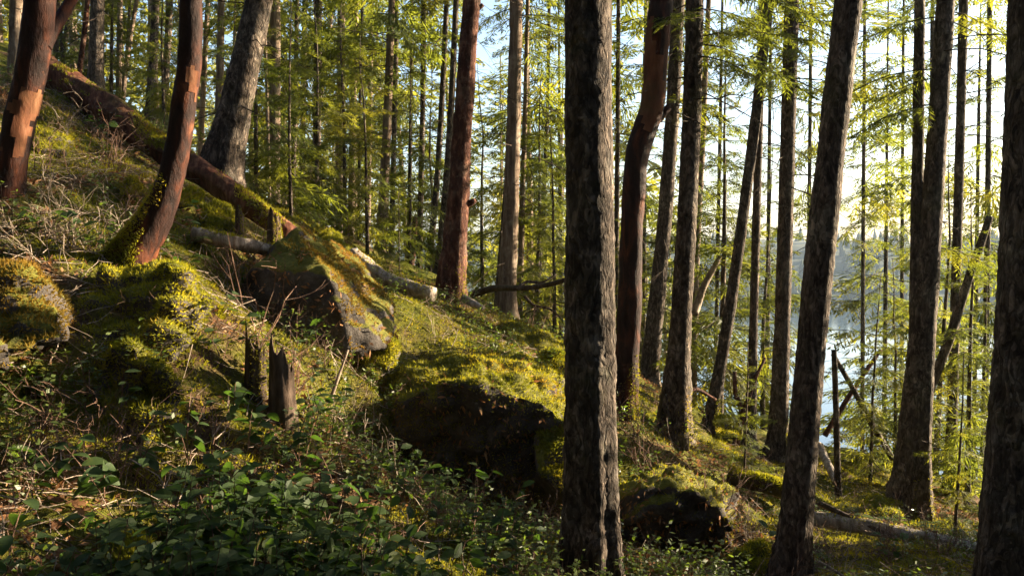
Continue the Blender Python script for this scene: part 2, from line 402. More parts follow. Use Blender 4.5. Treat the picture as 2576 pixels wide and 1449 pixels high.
def rhombi(p, d, nrm, l, w):
    s = np.cross(d, nrm); s /= np.linalg.norm(s, axis=1)[:, None] + 1e-9
    m = p + d * (l * 0.45)[:, None]; sw = s * (w * 0.5)[:, None]
    V = np.stack([p, m + sw, p + d * l[:, None], m - sw], 1).reshape(-1, 3)
    return V, np.arange(len(p) * 4).reshape(-1, 4)

# ------------------------------------------------------------------ moss helper: short blades on a sampled surface
def moss_blades(pos, nrm, rng, lmin, lmax, wid, lean=0.5, m=None):
    n = len(pos)
    d = nrm + rng.normal(0, lean, (n, 3)); d[:, 2] += 0.15
    d /= np.linalg.norm(d, axis=1)[:, None]
    s = np.cross(d, rng.normal(0, 1, (n, 3))); s /= np.linalg.norm(s, axis=1)[:, None] + 1e-9
    l = rng.uniform(lmin, lmax, n)[:, None]; w = (wid * rng.uniform(0.6, 1.4, n))[:, None]
    b = pos - nrm * 0.006
    V = np.stack([b - s * w * 0.5, b + s * w * 0.5, b + d * l], 1).reshape(-1, 3)
    return V, np.arange(3 * n).reshape(-1, 3)

def mesh_samples(me, n, rng, mask):
    me.calc_loop_triangles()
    nv = len(me.vertices); V = np.empty(nv * 3, np.float32); me.vertices.foreach_get('co', V); V = V.reshape(-1, 3).astype(float)
    T = np.empty(len(me.loop_triangles) * 3, np.int32); me.loop_triangles.foreach_get('vertices', T); T = T.reshape(-1, 3)
    a, b, c = V[T[:, 0]], V[T[:, 1]], V[T[:, 2]]
    cr = np.cross(b - a, c - a); ar = np.linalg.norm(cr, axis=1) * 0.5; nn = cr / (2 * ar[:, None] + 1e-12)
    pr = ar * mask((a + b + c) / 3, nn)
    k = rng.choice(len(T), n, p=pr / pr.sum())
    r1 = np.sqrt(rng.random(n))[:, None]; r2 = rng.random(n)[:, None]
    return a[k] * (1 - r1) + b[k] * r1 * (1 - r2) + c[k] * r1 * r2, nn[k]

# ------------------------------------------------------------------ boulders
def rock_mesh(name, hulls, voxel=0.05, smooth=4, amp=0.04, seed=0, material='rock'):
    """each hull is a list of world points; hulls are fused into one boulder"""
    bm = bmesh.new()
    for pts in hulls:
        vs = [bm.verts.new([float(c) for c in p]) for p in pts]
        r = bmesh.ops.convex_hull(bm, input=vs)
        dead = [e for e in r['geom_interior'] if isinstance(e, bmesh.types.BMVert)]
        if dead: bmesh.ops.delete(bm, geom=dead, context='VERTS')
    bmesh.ops.recalc_face_normals(bm, faces=bm.faces)
    me = bpy.data.meshes.new('tmp'); bm.to_mesh(me); bm.free()
    o = bpy.data.objects.new('tmp', me); COL.objects.link(o)
    md = o.modifiers.new('r', 'REMESH'); md.mode = 'VOXEL'; md.voxel_size = voxel
    ms = o.modifiers.new('s', 'SMOOTH'); ms.iterations = smooth; ms.factor = 0.6
    dg = bpy.context.evaluated_depsgraph_get()
    m2 = bpy.data.meshes.new_from_object(o.evaluated_get(dg)); m2.name = name
    bpy.data.objects.remove(o); bpy.data.meshes.remove(me)
    nv = len(m2.vertices); V = np.empty(nv * 3, np.float32); m2.vertices.foreach_get('co', V); V = V.reshape(-1, 3).astype(float)
    NN = np.empty(nv * 3, np.float32); m2.vertices.foreach_get('normal', NN); NN = NN.reshape(-1, 3)
    d = amp * (fbm(V * 2.2, 3, seed) + 0.5 * fbm(V * 8, 3, seed + 3))
    wf, wc = worley(V * np.array([2.6, 2.6, 3.6]) + 0.3 * fbm(V * 3, 2, seed + 5)[:, None], seed); d += amp * (0.9 * (wc - 0.5) - 0.7 * np.exp(-wf * 9))
    d += amp * 0.8 * np.abs(fbm(V * np.array([3, 3, 5.0]), 2, seed + 7))
    V = V + NN * d[:, None]
    m2.vertices.foreach_set('co', V.astype(np.float32).ravel()); m2.materials.clear(); m2.materials.append(M[material])
    m2.polygons.foreach_set('use_smooth', np.ones(len(m2.polygons), bool)); m2.update()
    return m2

def rock(name, label, hulls, moss_n=0, mossdir=(0.1, 0, 1), mth=0.25, voxel=0.05, amp=0.04, seed=0, smooth=4, mossmat='moss', ml=(0.02, 0.05), cat='boulder', wid=0.011, litter_n=0):
    pts = np.array([p for h in hulls for p in h])
    base = np.array([pts[:, 0].mean(), pts[:, 1].mean(), pts[:, 2].min()])
    me = rock_mesh(name, [[np.array(p) - base for p in h] for h in hulls], voxel, smooth, amp, seed)
    o = obj(name, me, None, base); o['label'] = label; o['category'] = cat
    if moss_n:
        r = np.random.default_rng(seed + 99); md = np.array(mossdir, float); md /= np.linalg.norm(md)
        def mask(c, nn):
            k = nn @ md + 0.55 * fbm(c * 2.5, 3, seed + 41)
            return np.clip((k - mth) * 4, 0, 1) + 1e-6
        p, q = mesh_samples(me, moss_n, r, mask)
        V, T = moss_blades(p, q, r, ml[0], ml[1], wid)
        obj('moss', mesh_np('moss', V, [T], [M[mossmat]]), o, kind='stuff')
    if litter_n:
        r = np.random.default_rng(seed + 199)
        p, q = mesh_samples(me, litter_n, r, lambda c, nn: np.clip(fbm(c * 2.0, 3, seed + 61) + 0.35 - 0.6 * nn[:, 2], 0.01, 1))
        d = r.normal(0, 0.6, (len(p), 3)) + q * 0.4; d[:, 2] -= 0.5; d /= np.linalg.norm(d, axis=1)[:, None]
        V, Q = rhombi(p + q * 0.008, d, q + r.normal(0, 0.4, (len(p), 3)), r.uniform(0.03, 0.09, len(p)), r.uniform(0.008, 0.03, len(p)))
        obj('dead_needle_litter', mesh_np('dead_needle_litter', V, [Q], [M['litter_leaf']]), o, kind='stuff')
    return o

def G(u, v, Y): return P(u, v, Y)
def onground(u, Y, dz=0.0):
    x = P(u, 700, Y)[0]; return np.array([x, Y, H(x, Y) + dz])

rock('boulder', 'large pyramid shaped boulder with sunlit mossy right face', [[
    G(742, 572, 7.75), G(770, 588, 8.0), G(645, 680, 7.3), G(600, 745, 7.35), G(630, 860, 7.25), G(760, 890, 7.15), G(890, 890, 7.1), G(985, 880, 7.4), G(1000, 815, 7.9),
    G(965, 730, 8.6), G(900, 650, 9.0), G(850, 622, 9.0), G(700, 660, 9.0), G(825, 690, 7.15), G(620, 900, 8.4), G(960, 920, 8.2)]],
    9000, (0.85, 0.15, 0.5), 0.62, 0.035, 0.04, 3, 1, 'moss_dry', (0.02, 0.045), litter_n=1500)
rock('boulder', 'big squat moss covered boulder below the dark leaning trunk', [[
    G(215, 700, 5.9), G(300, 690, 5.7), G(440, 676, 5.6), G(478, 695, 5.5), G(505, 760, 5.35), G(500, 850, 5.25), G(420, 905, 5.1), G(240, 900, 5.0), G(170, 790, 5.3),
    G(180, 900, 5.6), G(480, 880, 6.3), G(450, 700, 6.6), G(210, 720, 6.6)]], 16000, (0.35, -0.3, 0.85), -0.35, 0.045, 0.11, 7, 4)
rock('boulder', 'overhanging mossy rock ledge cut off by the photograph’s left edge'.replace('’', "'"), [[
    G(-120, 690, 4.6), G(60, 690, 4.8), G(150, 740, 4.7), G(178, 800, 4.6), G(170, 850, 4.5), G(90, 880, 4.4), G(0, 915, 4.2), G(-140, 950, 4.2), G(-140, 750, 5.6), G(150, 800, 5.6), G(0, 890, 5.2)]],
    9000, (0.4, -0.4, 0.8), -0.1, 0.045, 0.08, 12, 4, 'moss_dry')
rock('boulder', 'low mossy boulder in shade under the squat boulder', [[
    G(250, 870, 4.9), G(330, 850, 4.8), G(420, 870, 4.75), G(450, 930, 4.9), G(450, 1060, 4.7), G(330, 1130, 4.6), G(230, 980, 4.8), G(220, 1110, 5.0), G(460, 1000, 5.4), G(300, 880, 5.5)]],
    9000, (0.2, -0.4, 0.8), -0.3, 0.05, 0.10, 17, 4)
rock('boulder', 'huge dark rock outcrop with mossy crown behind the thick middle trunk', [
    [G(985, 950, 7.9), G(1040, 900, 8.3), G(1200, 885, 8.8), G(1330, 905, 8.9), G(1440, 985, 8.4), G(1000, 1010, 6.95), G(1120, 958, 6.85), G(1300, 965, 6.95), G(1400, 1030, 6.9), G(1440, 1100, 6.9),
     G(1450, 1220, 7.1), G(1380, 1330, 7.3), G(1100, 1340, 7.3), G(970, 1300, 7.3), G(950, 1100, 7.1), G(1460, 1150, 8.6), G(1000, 1200, 9.0)]],
    34000, (0.45, -0.35, 0.75), -0.2, 0.045, 0.08, 23, 4, litter_n=2200)
rock('boulder', 'bright mossy hummock on the right shoulder of dark outcrop', [[
    G(1330, 1090, 6.9), G(1420, 1060, 6.9), G(1480, 1100, 6.9), G(1500, 1200, 6.8), G(1440, 1260, 6.6), G(1350, 1200, 6.6), G(1480, 1230, 7.4), G(1350, 1240, 7.4)]],
    6000, (0.6, -0.2, 0.8), 0.0, 0.04, 0.04, 27, 5)
rock('boulder', 'rounded green mossy boulder just below the pyramid boulder', [[
    G(885, 870, 7.7), G(930, 832, 7.7), G(990, 840, 7.6), G(1008, 890, 7.4), G(980, 930, 7.1), G(890, 920, 7.2), G(1000, 900, 8.0), G(900, 890, 8.1)]], 5000, (0.3, -0.1, 0.9), 0.0, 0.035, 0.03, 31, 5)
rock('boulder', 'dark shaded mossy boulder right of the pale straight trunk', [[
    G(1235, 810, 10.5), G(1280, 795, 10.8), G(1340, 815, 10.6), G(1372, 855, 10.4), G(1430, 870, 10.6), G(1440, 930, 10.2), G(1340, 930, 9.9), G(1230, 880, 10.0), G(1400, 900, 11.4), G(1250, 860, 11.4)]],
    6000, (0.1, 0.1, 1), 0.2, 0.045, 0.05, 37, 4)
rock('boulder', 'small bright mossy boulder peeking out left of thick middle trunk', [[
    G(1335, 905, 9.5), G(1380, 870, 9.6), G(1440, 890, 9.6), G(1460, 960, 9.3), G(1340, 950, 9.2), G(1440, 930, 10.2)]], 4500, (0.4, -0.2, 0.9), -0.1, 0.04, 0.03, 41, 5)
rock('boulder', 'yellow mossy boulder beneath the red rotten log', [[
    G(500, 520, 8.0), G(545, 497, 8.1), G(590, 515, 8.1), G(612, 555, 8.0), G(600, 590, 7.8), G(520, 590, 7.7), G(495, 560, 7.8), G(590, 580, 8.6), G(510, 560, 8.6)]], 6000, (0.3, -0.3, 0.85), -0.1, 0.035, 0.03, 43, 5)
rock('boulder', 'bright yellow moss hump between dark leaning trunk and rotten log', [[
    G(440, 490, 7.7), G(480, 468, 7.8), G(515, 480, 7.8), G(510, 520, 7.6), G(440, 525, 7.5), G(500, 510, 8.2), G(450, 500, 8.2)]], 4000, (0.3, -0.3, 0.9), -0.3, 0.03, 0.03, 47, 5)
rock('boulder', 'sunny yellow moss hump left of the dark leaning trunk', [[
    G(290, 470, 7.4), G(330, 445, 7.5), G(368, 465, 7.5), G(372, 495, 7.3), G(300, 500, 7.2), G(350, 490, 8.0), G(300, 480, 8.0)]], 4000, (0.3, -0.3, 0.9), -0.3, 0.03, 0.03, 53, 5)
rock('boulder', 'tall moss bank behind the leftmost leaning trunk', [[
    G(85, 330, 8.4), G(120, 262, 8.8), G(160, 290, 8.8), G(185, 350, 8.6), G(170, 390, 8.2), G(90, 390, 8.0), G(170, 370, 9.4), G(90, 340, 9.4)]], 5000, (0.3, -0.3, 0.85), -0.1, 0.04, 0.05, 59, 4)
rock('boulder', 'small dark rock behind the peak of the pyramid boulder', [[
    G(790, 610, 10.6), G(830, 578, 10.8), G(858, 590, 10.8), G(866, 625, 10.5), G(800, 630, 10.3), G(850, 620, 11.4), G(800, 610, 11.4)]], 2500, (0.2, 0, 1), 0.3, 0.035, 0.03, 61, 3)
rock('boulder', 'mossy boulder with bright top in the lower right, left of big leaning trunk', [[
    G(1845, 1385, 6.6), G(1885, 1360, 6.7), G(1930, 1380, 6.7), G(1955, 1430, 6.5), G(1940, 1500, 6.3), G(1840, 1500, 6.3), G(1940, 1450, 7.2), G(1850, 1430, 7.2)]], 6000, (0.3, -0.2, 0.9), -0.1, 0.035, 0.05, 67, 5)
rock('boulder', 'overhanging rock mass standing in for a dark pit at the foot of the thick middle trunk', [[
    G(1545, 1240, 7.5), G(1640, 1215, 7.4), G(1760, 1235, 7.4), G(1840, 1300, 7.5), G(1560, 1480, 7.9), G(1700, 1470, 7.9), G(1860, 1430, 7.9), G(1560, 1200, 8.6), G(1700, 1175, 8.8), G(1840, 1240, 8.6), G(1540, 1330, 7.3), G(1850, 1330, 7.5)]], 3000, (0.5, -0.1, 0.8), 0.3, 0.055, 0.10, 71, 5, litter_n=1800)  # overhang shaped so the face falls dark, in place of a pit
rock('boulder', 'yellow lit moss hump at the foot of slim leaning trunk', [[
    G(1795, 1060, 11.6), G(1815, 1040, 11.8), G(1850, 1065, 11.8), G(1870, 1105, 11.4), G(1800, 1110, 11.2), G(1850, 1095, 12.4), G(1800, 1080, 12.4)]], 3500, (0.3, -0.3, 0.9), -0.3, 0.04, 0.03, 73, 4)
rock('boulder', 'moss lump in deep shade at the bottom left', [[
    G(270, 1400, 3.3), G(330, 1350, 3.4), G(390, 1370, 3.4), G(440, 1430, 3.3), G(430, 1540, 3.1), G(250, 1540, 3.1), G(420, 1480, 3.8), G(280, 1440, 3.8)]], 5000, (0.3, -0.3, 0.9), -0.1, 0.03, 0.03, 79, 5)
rock('boulder', 'mossy grey boulder behind twin trunk base on the right', [[
    G(2160, 1270, 9.6), G(2210, 1235, 9.8), G(2260, 1260, 9.8), G(2270, 1310, 9.4), G(2150, 1320, 9.2), G(2250, 1290, 10.4), G(2170, 1280, 10.4)]], 3000, (0.3, -0.2, 0.9), 0.0, 0.045, 0.04, 83, 4)

# ------------------------------------------------------------------ logs, stumps, fallen poles
def smooth_path(pts, n):
    pts = np.asarray(pts, float); d = np.concatenate([[0], np.cumsum(np.linalg.norm(np.diff(pts[:, :3], axis=0), axis=1))])
    s = np.linspace(0, d[-1], n)
    out = np.stack([np.interp(s, d, pts[:, k]) for k in range(pts.shape[1])], -1)
    k = max(1, n // (6 * len(pts)))
    for _ in range(2):
        q = np.pad(out, ((k, k), (0, 0)), 'edge'); cs = np.cumsum(np.vstack([np.zeros(out.shape[1]), q]), axis=0)
        o2 = (cs[2 * k + 1:] - cs[:-2 * k - 1]) / (2 * k + 1); o2[0] = out[0]; o2[-1] = out[-1]; out = o2
    return out

def trunk_mesh(name, path, rad, material, style, sides=24, step=0.05, seed=0, fine=None, roots=0.0):
    """path (n,3), rad (n,) -> round trunk with bark relief"""
    L = np.linalg.norm(np.diff(path, axis=0), axis=1).sum()
    n = max(8, int(L / step)); pr = smooth_path(np.column_stack([path, rad]), n); c = pr[:, :3]; r = pr[:, 3]
    s = np.concatenate([[0], np.cumsum(np.linalg.norm(np.diff(c, axis=0), axis=1))])
    if fine is not None and fine < s[-1]:
        s2 = np.concatenate([np.arange(0, fine, step), np.linspace(fine, s[-1], max(6, int((s[-1] - fine) / (step * 7))))])
        c = np.stack([np.interp(s2, s, c[:, k]) for k in range(3)], -1); r = np.interp(s2, s, r); s = s2; n = len(s)
    tg = np.gradient(c, axis=0); tg /= np.linalg.norm(tg, axis=1)[:, None]
    ref = np.array([0, 1.0, 0]) if abs(tg[:, 1]).mean() < 0.8 else np.array([0, 0, 1.0])
    a = np.cross(ref, tg); a /= np.linalg.norm(a, axis=1)[:, None]; b = np.cross(tg, a)
    th = np.arange(sides) * 2 * math.pi / sides
    A, Sg = np.meshgrid(th, s); R = r[:, None] * np.ones_like(A)
    rr = r.mean()
    q = np.stack([np.cos(A) * rr, np.sin(A) * rr, Sg], -1)
    if style == 'fir':
        k = 1.0 / max(rr, 0.05)
        n1 = np.abs(fbm(q * np.array([k * 2.6, k * 2.6, k * 0.75]), 3, seed))
        n2 = fbm(q * np.array([k * 7, k * 7, k * 3.0]), 3, seed + 5)
        qw = q * np.array([k * 2.4, k * 2.4, k * 0.9]) + 0.5 * np.stack([fbm(q * k * 2.0, 2, seed + 31), fbm(q * k * 2.0, 2, seed + 32), fbm(q * k * 1.2, 2, seed + 33)], -1)
        w1, cid = worley(qw, seed); pl = np.clip(w1 / 0.22, 0, 1); pl = pl * (2 - pl)
        n1 = n1 * 0.5
        R = R * (0.955 + pl * (0.022 + 0.018 * cid) + 0.06 * np.clip(n1, 0, 0.6) + 0.03 * n2) * (1 + 0.05 * fbm(q * np.array([k * .5, k * .5, k * .25]), 2, seed + 9))
    elif style == 'shag':
        k = 1.0 / max(rr, 0.05)
        n1 = fbm(q * np.array([k * 4, k * 4, k * 0.35]), 3, seed)
        n2 = fbm(q * np.array([k * 7, k * 7, k * 2.5]), 2, seed + 3)
        R = R * (1 + 0.07 * n1 + 0.04 * n2)
    elif style == 'rot':
        k = 1.0 / max(rr, 0.05)
        R = R * (1 + 0.16 * fbm(q * np.array([k * 2.2, k * 2.2, k * 0.5]), 3, seed) + 0.06 * fbm(q * np.array([k * 8, k * 8, k * 1.5]), 2, seed + 2))
    else:
        k = 1.0 / max(rr, 0.05)
        R = R * (1 + 0.10 * fbm(q * np.array([k * 0.8, k * 0.8, k * 0.3]), 3, seed) + 0.03 * fbm(q * np.array([k * 4, k * 4, k * 1.0]), 3, seed + 2))
    if roots:
        R = R * (1 + roots * np.exp(-Sg / (3.0 * r[0])) * (0.45 + 0.55 * np.cos(A * 5 + seed + 1.3 * np.sin(A * 2 + seed)) + 0.2 * fbm(q * 6, 2, seed + 8)))
    V = c[:, None] + R[..., None] * (np.cos(A)[..., None] * a[:, None] + np.sin(A)[..., None] * b[:, None])
    V = V.reshape(-1, 3)
    i = np.arange(n - 1)[:, None] * sides; j = np.arange(sides)[None]; k = (j + 1) % sides
    Q = np.stack([i + j, i + k, i + sides + k, i + sides + j], -1).reshape(-1, 4)
    F = [Q]
    nv = len(V); V = np.vstack([V, c[:1], c[-1:]]); e = np.arange(sides)
    F.insert(0, np.vstack([np.stack([np.roll(e, -1), e, np.full(sides, nv)], -1), np.stack([e + (n - 1) * sides, np.roll(e, -1) + (n - 1) * sides, np.full(sides, nv + 1)], -1)]))
    return mesh_np(name, V, F, [M[material]], smooth=(style != 'rot' or True))

def log(name, label, pts, w0, w1, material, style='rot', moss=0, seed=0, mossdir=(0, 0, 1), mth=0.3, mossmat='moss', cat='log', sides=18, step=0.05, branches=()):
    """pts are (u,v,Y); w in metres radius"""
    p = np.array([P(*q) for q in pts]); base = p[0].copy()
    r = np.linspace(w0, w1, len(p))
    root = thing(name, label, cat, base)
    me = trunk_mesh('trunk', p - base, r, material, style, sides, step, seed)
    tr = obj('trunk', me, root)
    if moss:
        rg = np.random.default_rng(seed + 5); md = np.array(mossdir, float); md /= np.linalg.norm(md)
        q, nn = mesh_samples(me, moss, rg, lambda c, nn: np.clip((nn @ md + 0.7 * fbm(c * 2.0, 3, seed + 4) - mth) * 4, 0, 1) + 1e-7)
        V, T = moss_blades(q, nn, rg, 0.02, 0.05, 0.012)
        obj('moss', mesh_np('moss', V, [T], [M[mossmat]]), tr, kind='stuff')
    for bp, b0, b1 in branches:
        mb = MB(); q = np.array([P(*x) for x in bp]) - base
        mb.tube(smooth_path(q, 14), np.linspace(b0, b1, 14), 6)
        obj('branch', mb.mesh('branch', [M[material]], True), root)
    return root

log('fallen_log', 'long rotten red log slanting down the slope behind the leaning trunks', [(95, 165, 10.8), (230, 250, 10.3), (400, 372, 9.7), (520, 445, 9.3), (640, 525, 9.0), (730, 590, 8.8)], 0.20, 0.10, 'rotwood', 'rot', 5000, 3, (-0.2, -0.2, 0.9), 0.7, sides=26)
log('fallen_log', 'short brown log leading to the pyramid boulder', [(485, 590, 7.5), (560, 605, 7.5), (660, 625, 7.7), (700, 640, 8.0)], 0.065, 0.06, 'deadwood', 'rot', 600, 5)
log('fallen_log', 'pale broken log lying on the moss before the red barked tree', [(885, 640, 10.4), (950, 690, 10.2), (1020, 722, 10.0), (1090, 742, 9.8)], 0.10, 0.085, 'palewood', 'rot', 500, 8, sides=22)
log('fallen_log', 'weathered chunk of wood beside the foot of red barked tree', [(1165, 752, 10.6), (1215, 775, 10.4)], 0.055, 0.035, 'palewood', 'rot', 0, 9, sides=14)
log('fallen_branch', 'dark crooked branch crossing behind the pale straight trunk', [(1175, 745, 12.2), (1240, 725, 12.1), (1330, 725, 12.0), (1400, 712, 11.9), (1460, 690, 11.8)], 0.055, 0.03, 'darkwood', 'smooth', 0, 10, cat='branch', sides=10,
    branches=[([(1300, 728, 12.0), (1325, 705, 12.1), (1360, 715, 12.1), (1400, 690, 12.2)], 0.03, 0.012), ([(1320, 745, 12.0), (1340, 770, 11.9), (1385, 775, 11.7), (1410, 800, 11.6)], 0.025, 0.01), ([(1215, 735, 12.1), (1235, 718, 12.1), (1275, 728, 12.2)], 0.02, 0.01)])
log('fallen_log', 'pale grey log lying across the lower right behind big leaning trunk', [(2030, 1300, 8.5), (2100, 1312, 8.35), (2200, 1328, 8.2), (2320, 1350, 8.1), (2460, 1380, 8.0)], 0.085, 0.06, 'palewood', 'rot', 300, 12, sides=20)
log('fallen_pole', 'thin dark pole resting over the pale grey log', [(2060, 1265, 8.5), (2180, 1320, 8.2), (2330, 1388, 7.9)], 0.03, 0.02, 'darkwood', 'smooth', 0, 13, cat='log', sides=8)
log('fallen_pole', 'leaning reddish pole, left leg of the crossed poles by the lake', [(2075, 1095, 12.2), (2140, 990, 12.4), (2215, 880, 12.6)], 0.045, 0.03, 'red', 'smooth', 0, 14, cat='log', sides=8)
log('fallen_pole', 'leaning dark pole, right leg of the crossed poles by the lake', [(2265, 1185, 12.2), (2200, 1080, 12.2), (2150, 985, 12.3), (2095, 890, 12.4)], 0.05, 0.035, 'fir', 'smooth', 0, 15, cat='log', sides=8)
log('fallen_log', 'bleached white log end behind the big leaning trunk', [(2060, 1120, 11.8), (2080, 1160, 11.4), (2105, 1215, 11.0)], 0.06, 0.05, 'palewood', 'rot', 0, 16, sides=12)
log('fallen_log', 'mossy half buried log under the low twigs right of middle trunk', [(1830, 1195, 9.0), (1920, 1215, 8.9), (2000, 1240, 8.9)], 0.10, 0.09, 'darkwood', 'rot', 3500, 17, mth=0.0, sides=16)
log('fallen_branch', 'thin dark dead stick slanting up behind the slim leaning trunk', [(1700, 1000, 10.2), (1750, 975, 10.4), (1800, 1005, 10.6)], 0.03, 0.02, 'red', 'smooth', 0, 18, cat='branch', sides=8)
log('broken_snag', 'splintered pale dead snag leaning between two trunks over the lake', [(1745, 790, 13.4), (1770, 720, 13.5), (1812, 645, 13.6)], 0.075, 0.035, 'deadwood', 'rot', 0, 19, cat='snag', sides=12)
log('fallen_branch', 'pale stick lying on twigs at the bottom right', [(2060, 1412, 6.9), (2110, 1440, 6.7), (2150, 1470, 6.5)], 0.014, 0.01, 'deadwood', 'smooth', 0, 21, cat='branch', sides=6)
log('mossy_slab', 'upright mossy wood slab with white stripe beside the squat boulder', [(520, 930, 5.9), (530, 850, 6.0), (545, 775, 6.1)], 0.075, 0.05, 'deadwood', 'rot', 2500, 22, (0.9, -0.1, 0.2), 0.2, cat='stump', sides=14)
log('broken_branch', 'pale splintered stick standing out of the twigs left of the dark outcrop', [(830, 1010, 6.2), (850, 950, 6.25), (876, 880, 6.35)], 0.018, 0.008, 'deadwood', 'smooth', 0, 24, cat='branch', sides=6)

def stump(name, label, u, v, Y, hgt, r, spikes, material, seed, moss=0):
    rg = np.random.default_rng(seed); base = P(u, v, Y)
    root = thing(name, label, 'stump', base)
    sides, rows = 30, 22; V = []
    th = np.arange(sides) * 2 * math.pi / sides
    top = hgt * (0.5 + 0.35 * np.sin(th * 0.5 + seed) ** 2 + 0.28 * rg.random(sides) * (0.5 + 0.5 * np.sin(th * spikes + seed)))
    for i in range(rows):
        t = i / (rows - 1)
        rr = r * (1.35 - 0.5 * t ** 0.5) * (1 + 0.18 * fbm(np.stack([np.cos(th) * 3, np.sin(th) * 3, th * 0 + t * 0.8], -1), 3, seed))
        V.append(np.stack([np.cos(th) * rr, np.sin(th) * rr, -0.15 + (top + 0.15) * t], -1))
    for i in range(6):
        t = i / 5; V.append(np.stack([np.cos(th) * r * (0.8 - 0.55 * t), np.sin(th) * r * (0.8 - 0.55 * t), top * (1 - 0.1 * t) - 0.5 * hgt * t + 0.05 * rg.normal(0, 0.3, sides)], -1))
    V = np.array(V).reshape(-1, 3); n = rows + 6
    i = np.arange(n - 1)[:, None] * sides; j = np.arange(sides)[None]; k = (j + 1) % sides
    Q = np.stack([i + j, i + k, i + sides + k, i + sides + j], -1).reshape(-1, 4)
    me = mesh_np('trunk', V, [Q], [M[material]], smooth=True); tr = obj('trunk', me, root)
    if moss:
        q, nn = mesh_samples(me, moss, rg, lambda c, nn: np.clip((nn @ np.array([0.8, -0.3, 0.5]) + 0.7 * fbm(c * 3, 3, seed) - 0.2) * 4, 0, 1) + 1e-7)
        V, T = moss_blades(q, nn, rg, 0.015, 0.035, 0.01); obj('moss', mesh_np('moss', V, [T], [M['moss']]), tr, kind='stuff')
    return root
stump('broken_stump', 'jagged dark broken stump with mossy tip among bare twigs', 645, 1030, 5.5, 0.60, 0.075, 3, 'darkwood', 3, 900)
stump('broken_stump', 'split brown stump of torn wood strips beside the mossy tipped stump', 712, 1045, 5.4, 0.52, 0.085, 4, 'stumpwood', 6)
stump('broken_stump', 'small pale stump with yellow moss above the pyramid boulder', 690, 600, 8.6, 0.30, 0.075, 4, 'stumpwood', 9, 900)
stump('broken_stump', 'thin mossy stub at the right end of the yellow boulder under log', 604, 590, 7.9, 0.26, 0.05, 3, 'stumpwood', 12, 700)

# ------------------------------------------------------------------ conifer foliage
def proto_branch(rg, n=13, sub=4, wid=0.026, droop=0.25, density=1.0, sl=1.0):
    """unit long flat spray along +X; returns needle V,Q and stem polyline"""
    ph = rg.uniform(-0.12, 0.12); cv = rg.uniform(-0.15, 0.15)
    def stem(t): return np.stack([t, cv * t * t + 0.03 * np.sin(t * 7 + ph * 20), 0.10 * t - droop * t * t], -1)
    Pn, Dn, Nn, Ln, Wn = [], [], [], [], []
    twigs = []
    for i in range(n):
        t = 0.14 + 0.84 * (i + rg.uniform(0, 0.8)) / n
        for sd in (-1, 1):
            if rg.random() > density: continue
            ln = (0.46 * (1 - t) ** 0.75 + 0.07) * rg.uniform(0.55, 1.15)
            an = sd * rg.uniform(0.75, 1.15)
            b0 = stem(np.array([t]))[0]
            d0 = np.array([math.cos(an), math.sin(an), rg.uniform(-0.60, 0.08)]); d0 /= np.linalg.norm(d0)
            twigs.append((b0, b0 + d0 * ln))
            for k in range(sub + 1):
                f = (k + 0.3) / (sub + 1); bp = b0 + d0 * ln * f + np.array([0, 0, -0.10 * ln * f * f])
                for s2 in ((-1, 1) if k < sub else (0,)):
                    a2 = an + s2 * rg.uniform(0.5, 0.95)
                    d2 = np.array([math.cos(a2), math.sin(a2), d0[2] + rg.uniform(-0.55, 0.18)]); d2 /= np.linalg.norm(d2)
                    Pn.append(bp); Dn.append(d2)
                    nn = np.array([rg.normal(0, 0.35), rg.normal(0, 0.35), 1.0]); Nn.append(nn / np.linalg.norm(nn))
                    Ln.append(sl * ln * (0.5 * (1 - f) + 0.22) * rg.uniform(0.7, 1.2) + 0.02); Wn.append(wid * rg.uniform(0.7, 1.3))
    V, Q = rhombi(np.array(Pn), np.array(Dn), np.array(Nn), np.array(Ln), np.array(Wn))
    return V, Q, stem(np.linspace(0, 1, 6)), twigs

_rg = np.random.default_rng(5)
BR_HI = [proto_branch(_rg, 14, 5, 0.021, _rg.uniform(0.1, 0.75), 0.85, 0.8) for _ in range(10)]
BR_FINE = [proto_branch(_rg, 22, 8, 0.013, _rg.uniform(0.2, 0.6), 0.9, 0.45) for _ in range(6)]
BR_LO = [proto_branch(_rg, 8, 2, 0.05, _rg.uniform(0.1, 0.45), 0.9) for _ in range(6)]

def place_branch(mb, br, org, az, pitch, L, roll=0.0, wood_r=0.012, mats=(0, 1)):
    V, Q, st, tw = br
    R = np.array(Matrix.Rotation(az, 3, 'Z') @ Matrix.Rotation(-pitch, 3, 'Y') @ Matrix.Rotation(roll, 3, 'X'))
    mb.add(V * L @ R.T + org, Q, mats[0])
    mb.tube(st * L @ R.T + org, np.linspace(wood_r, 0.003, 6), 3, mats[1], cap=False)

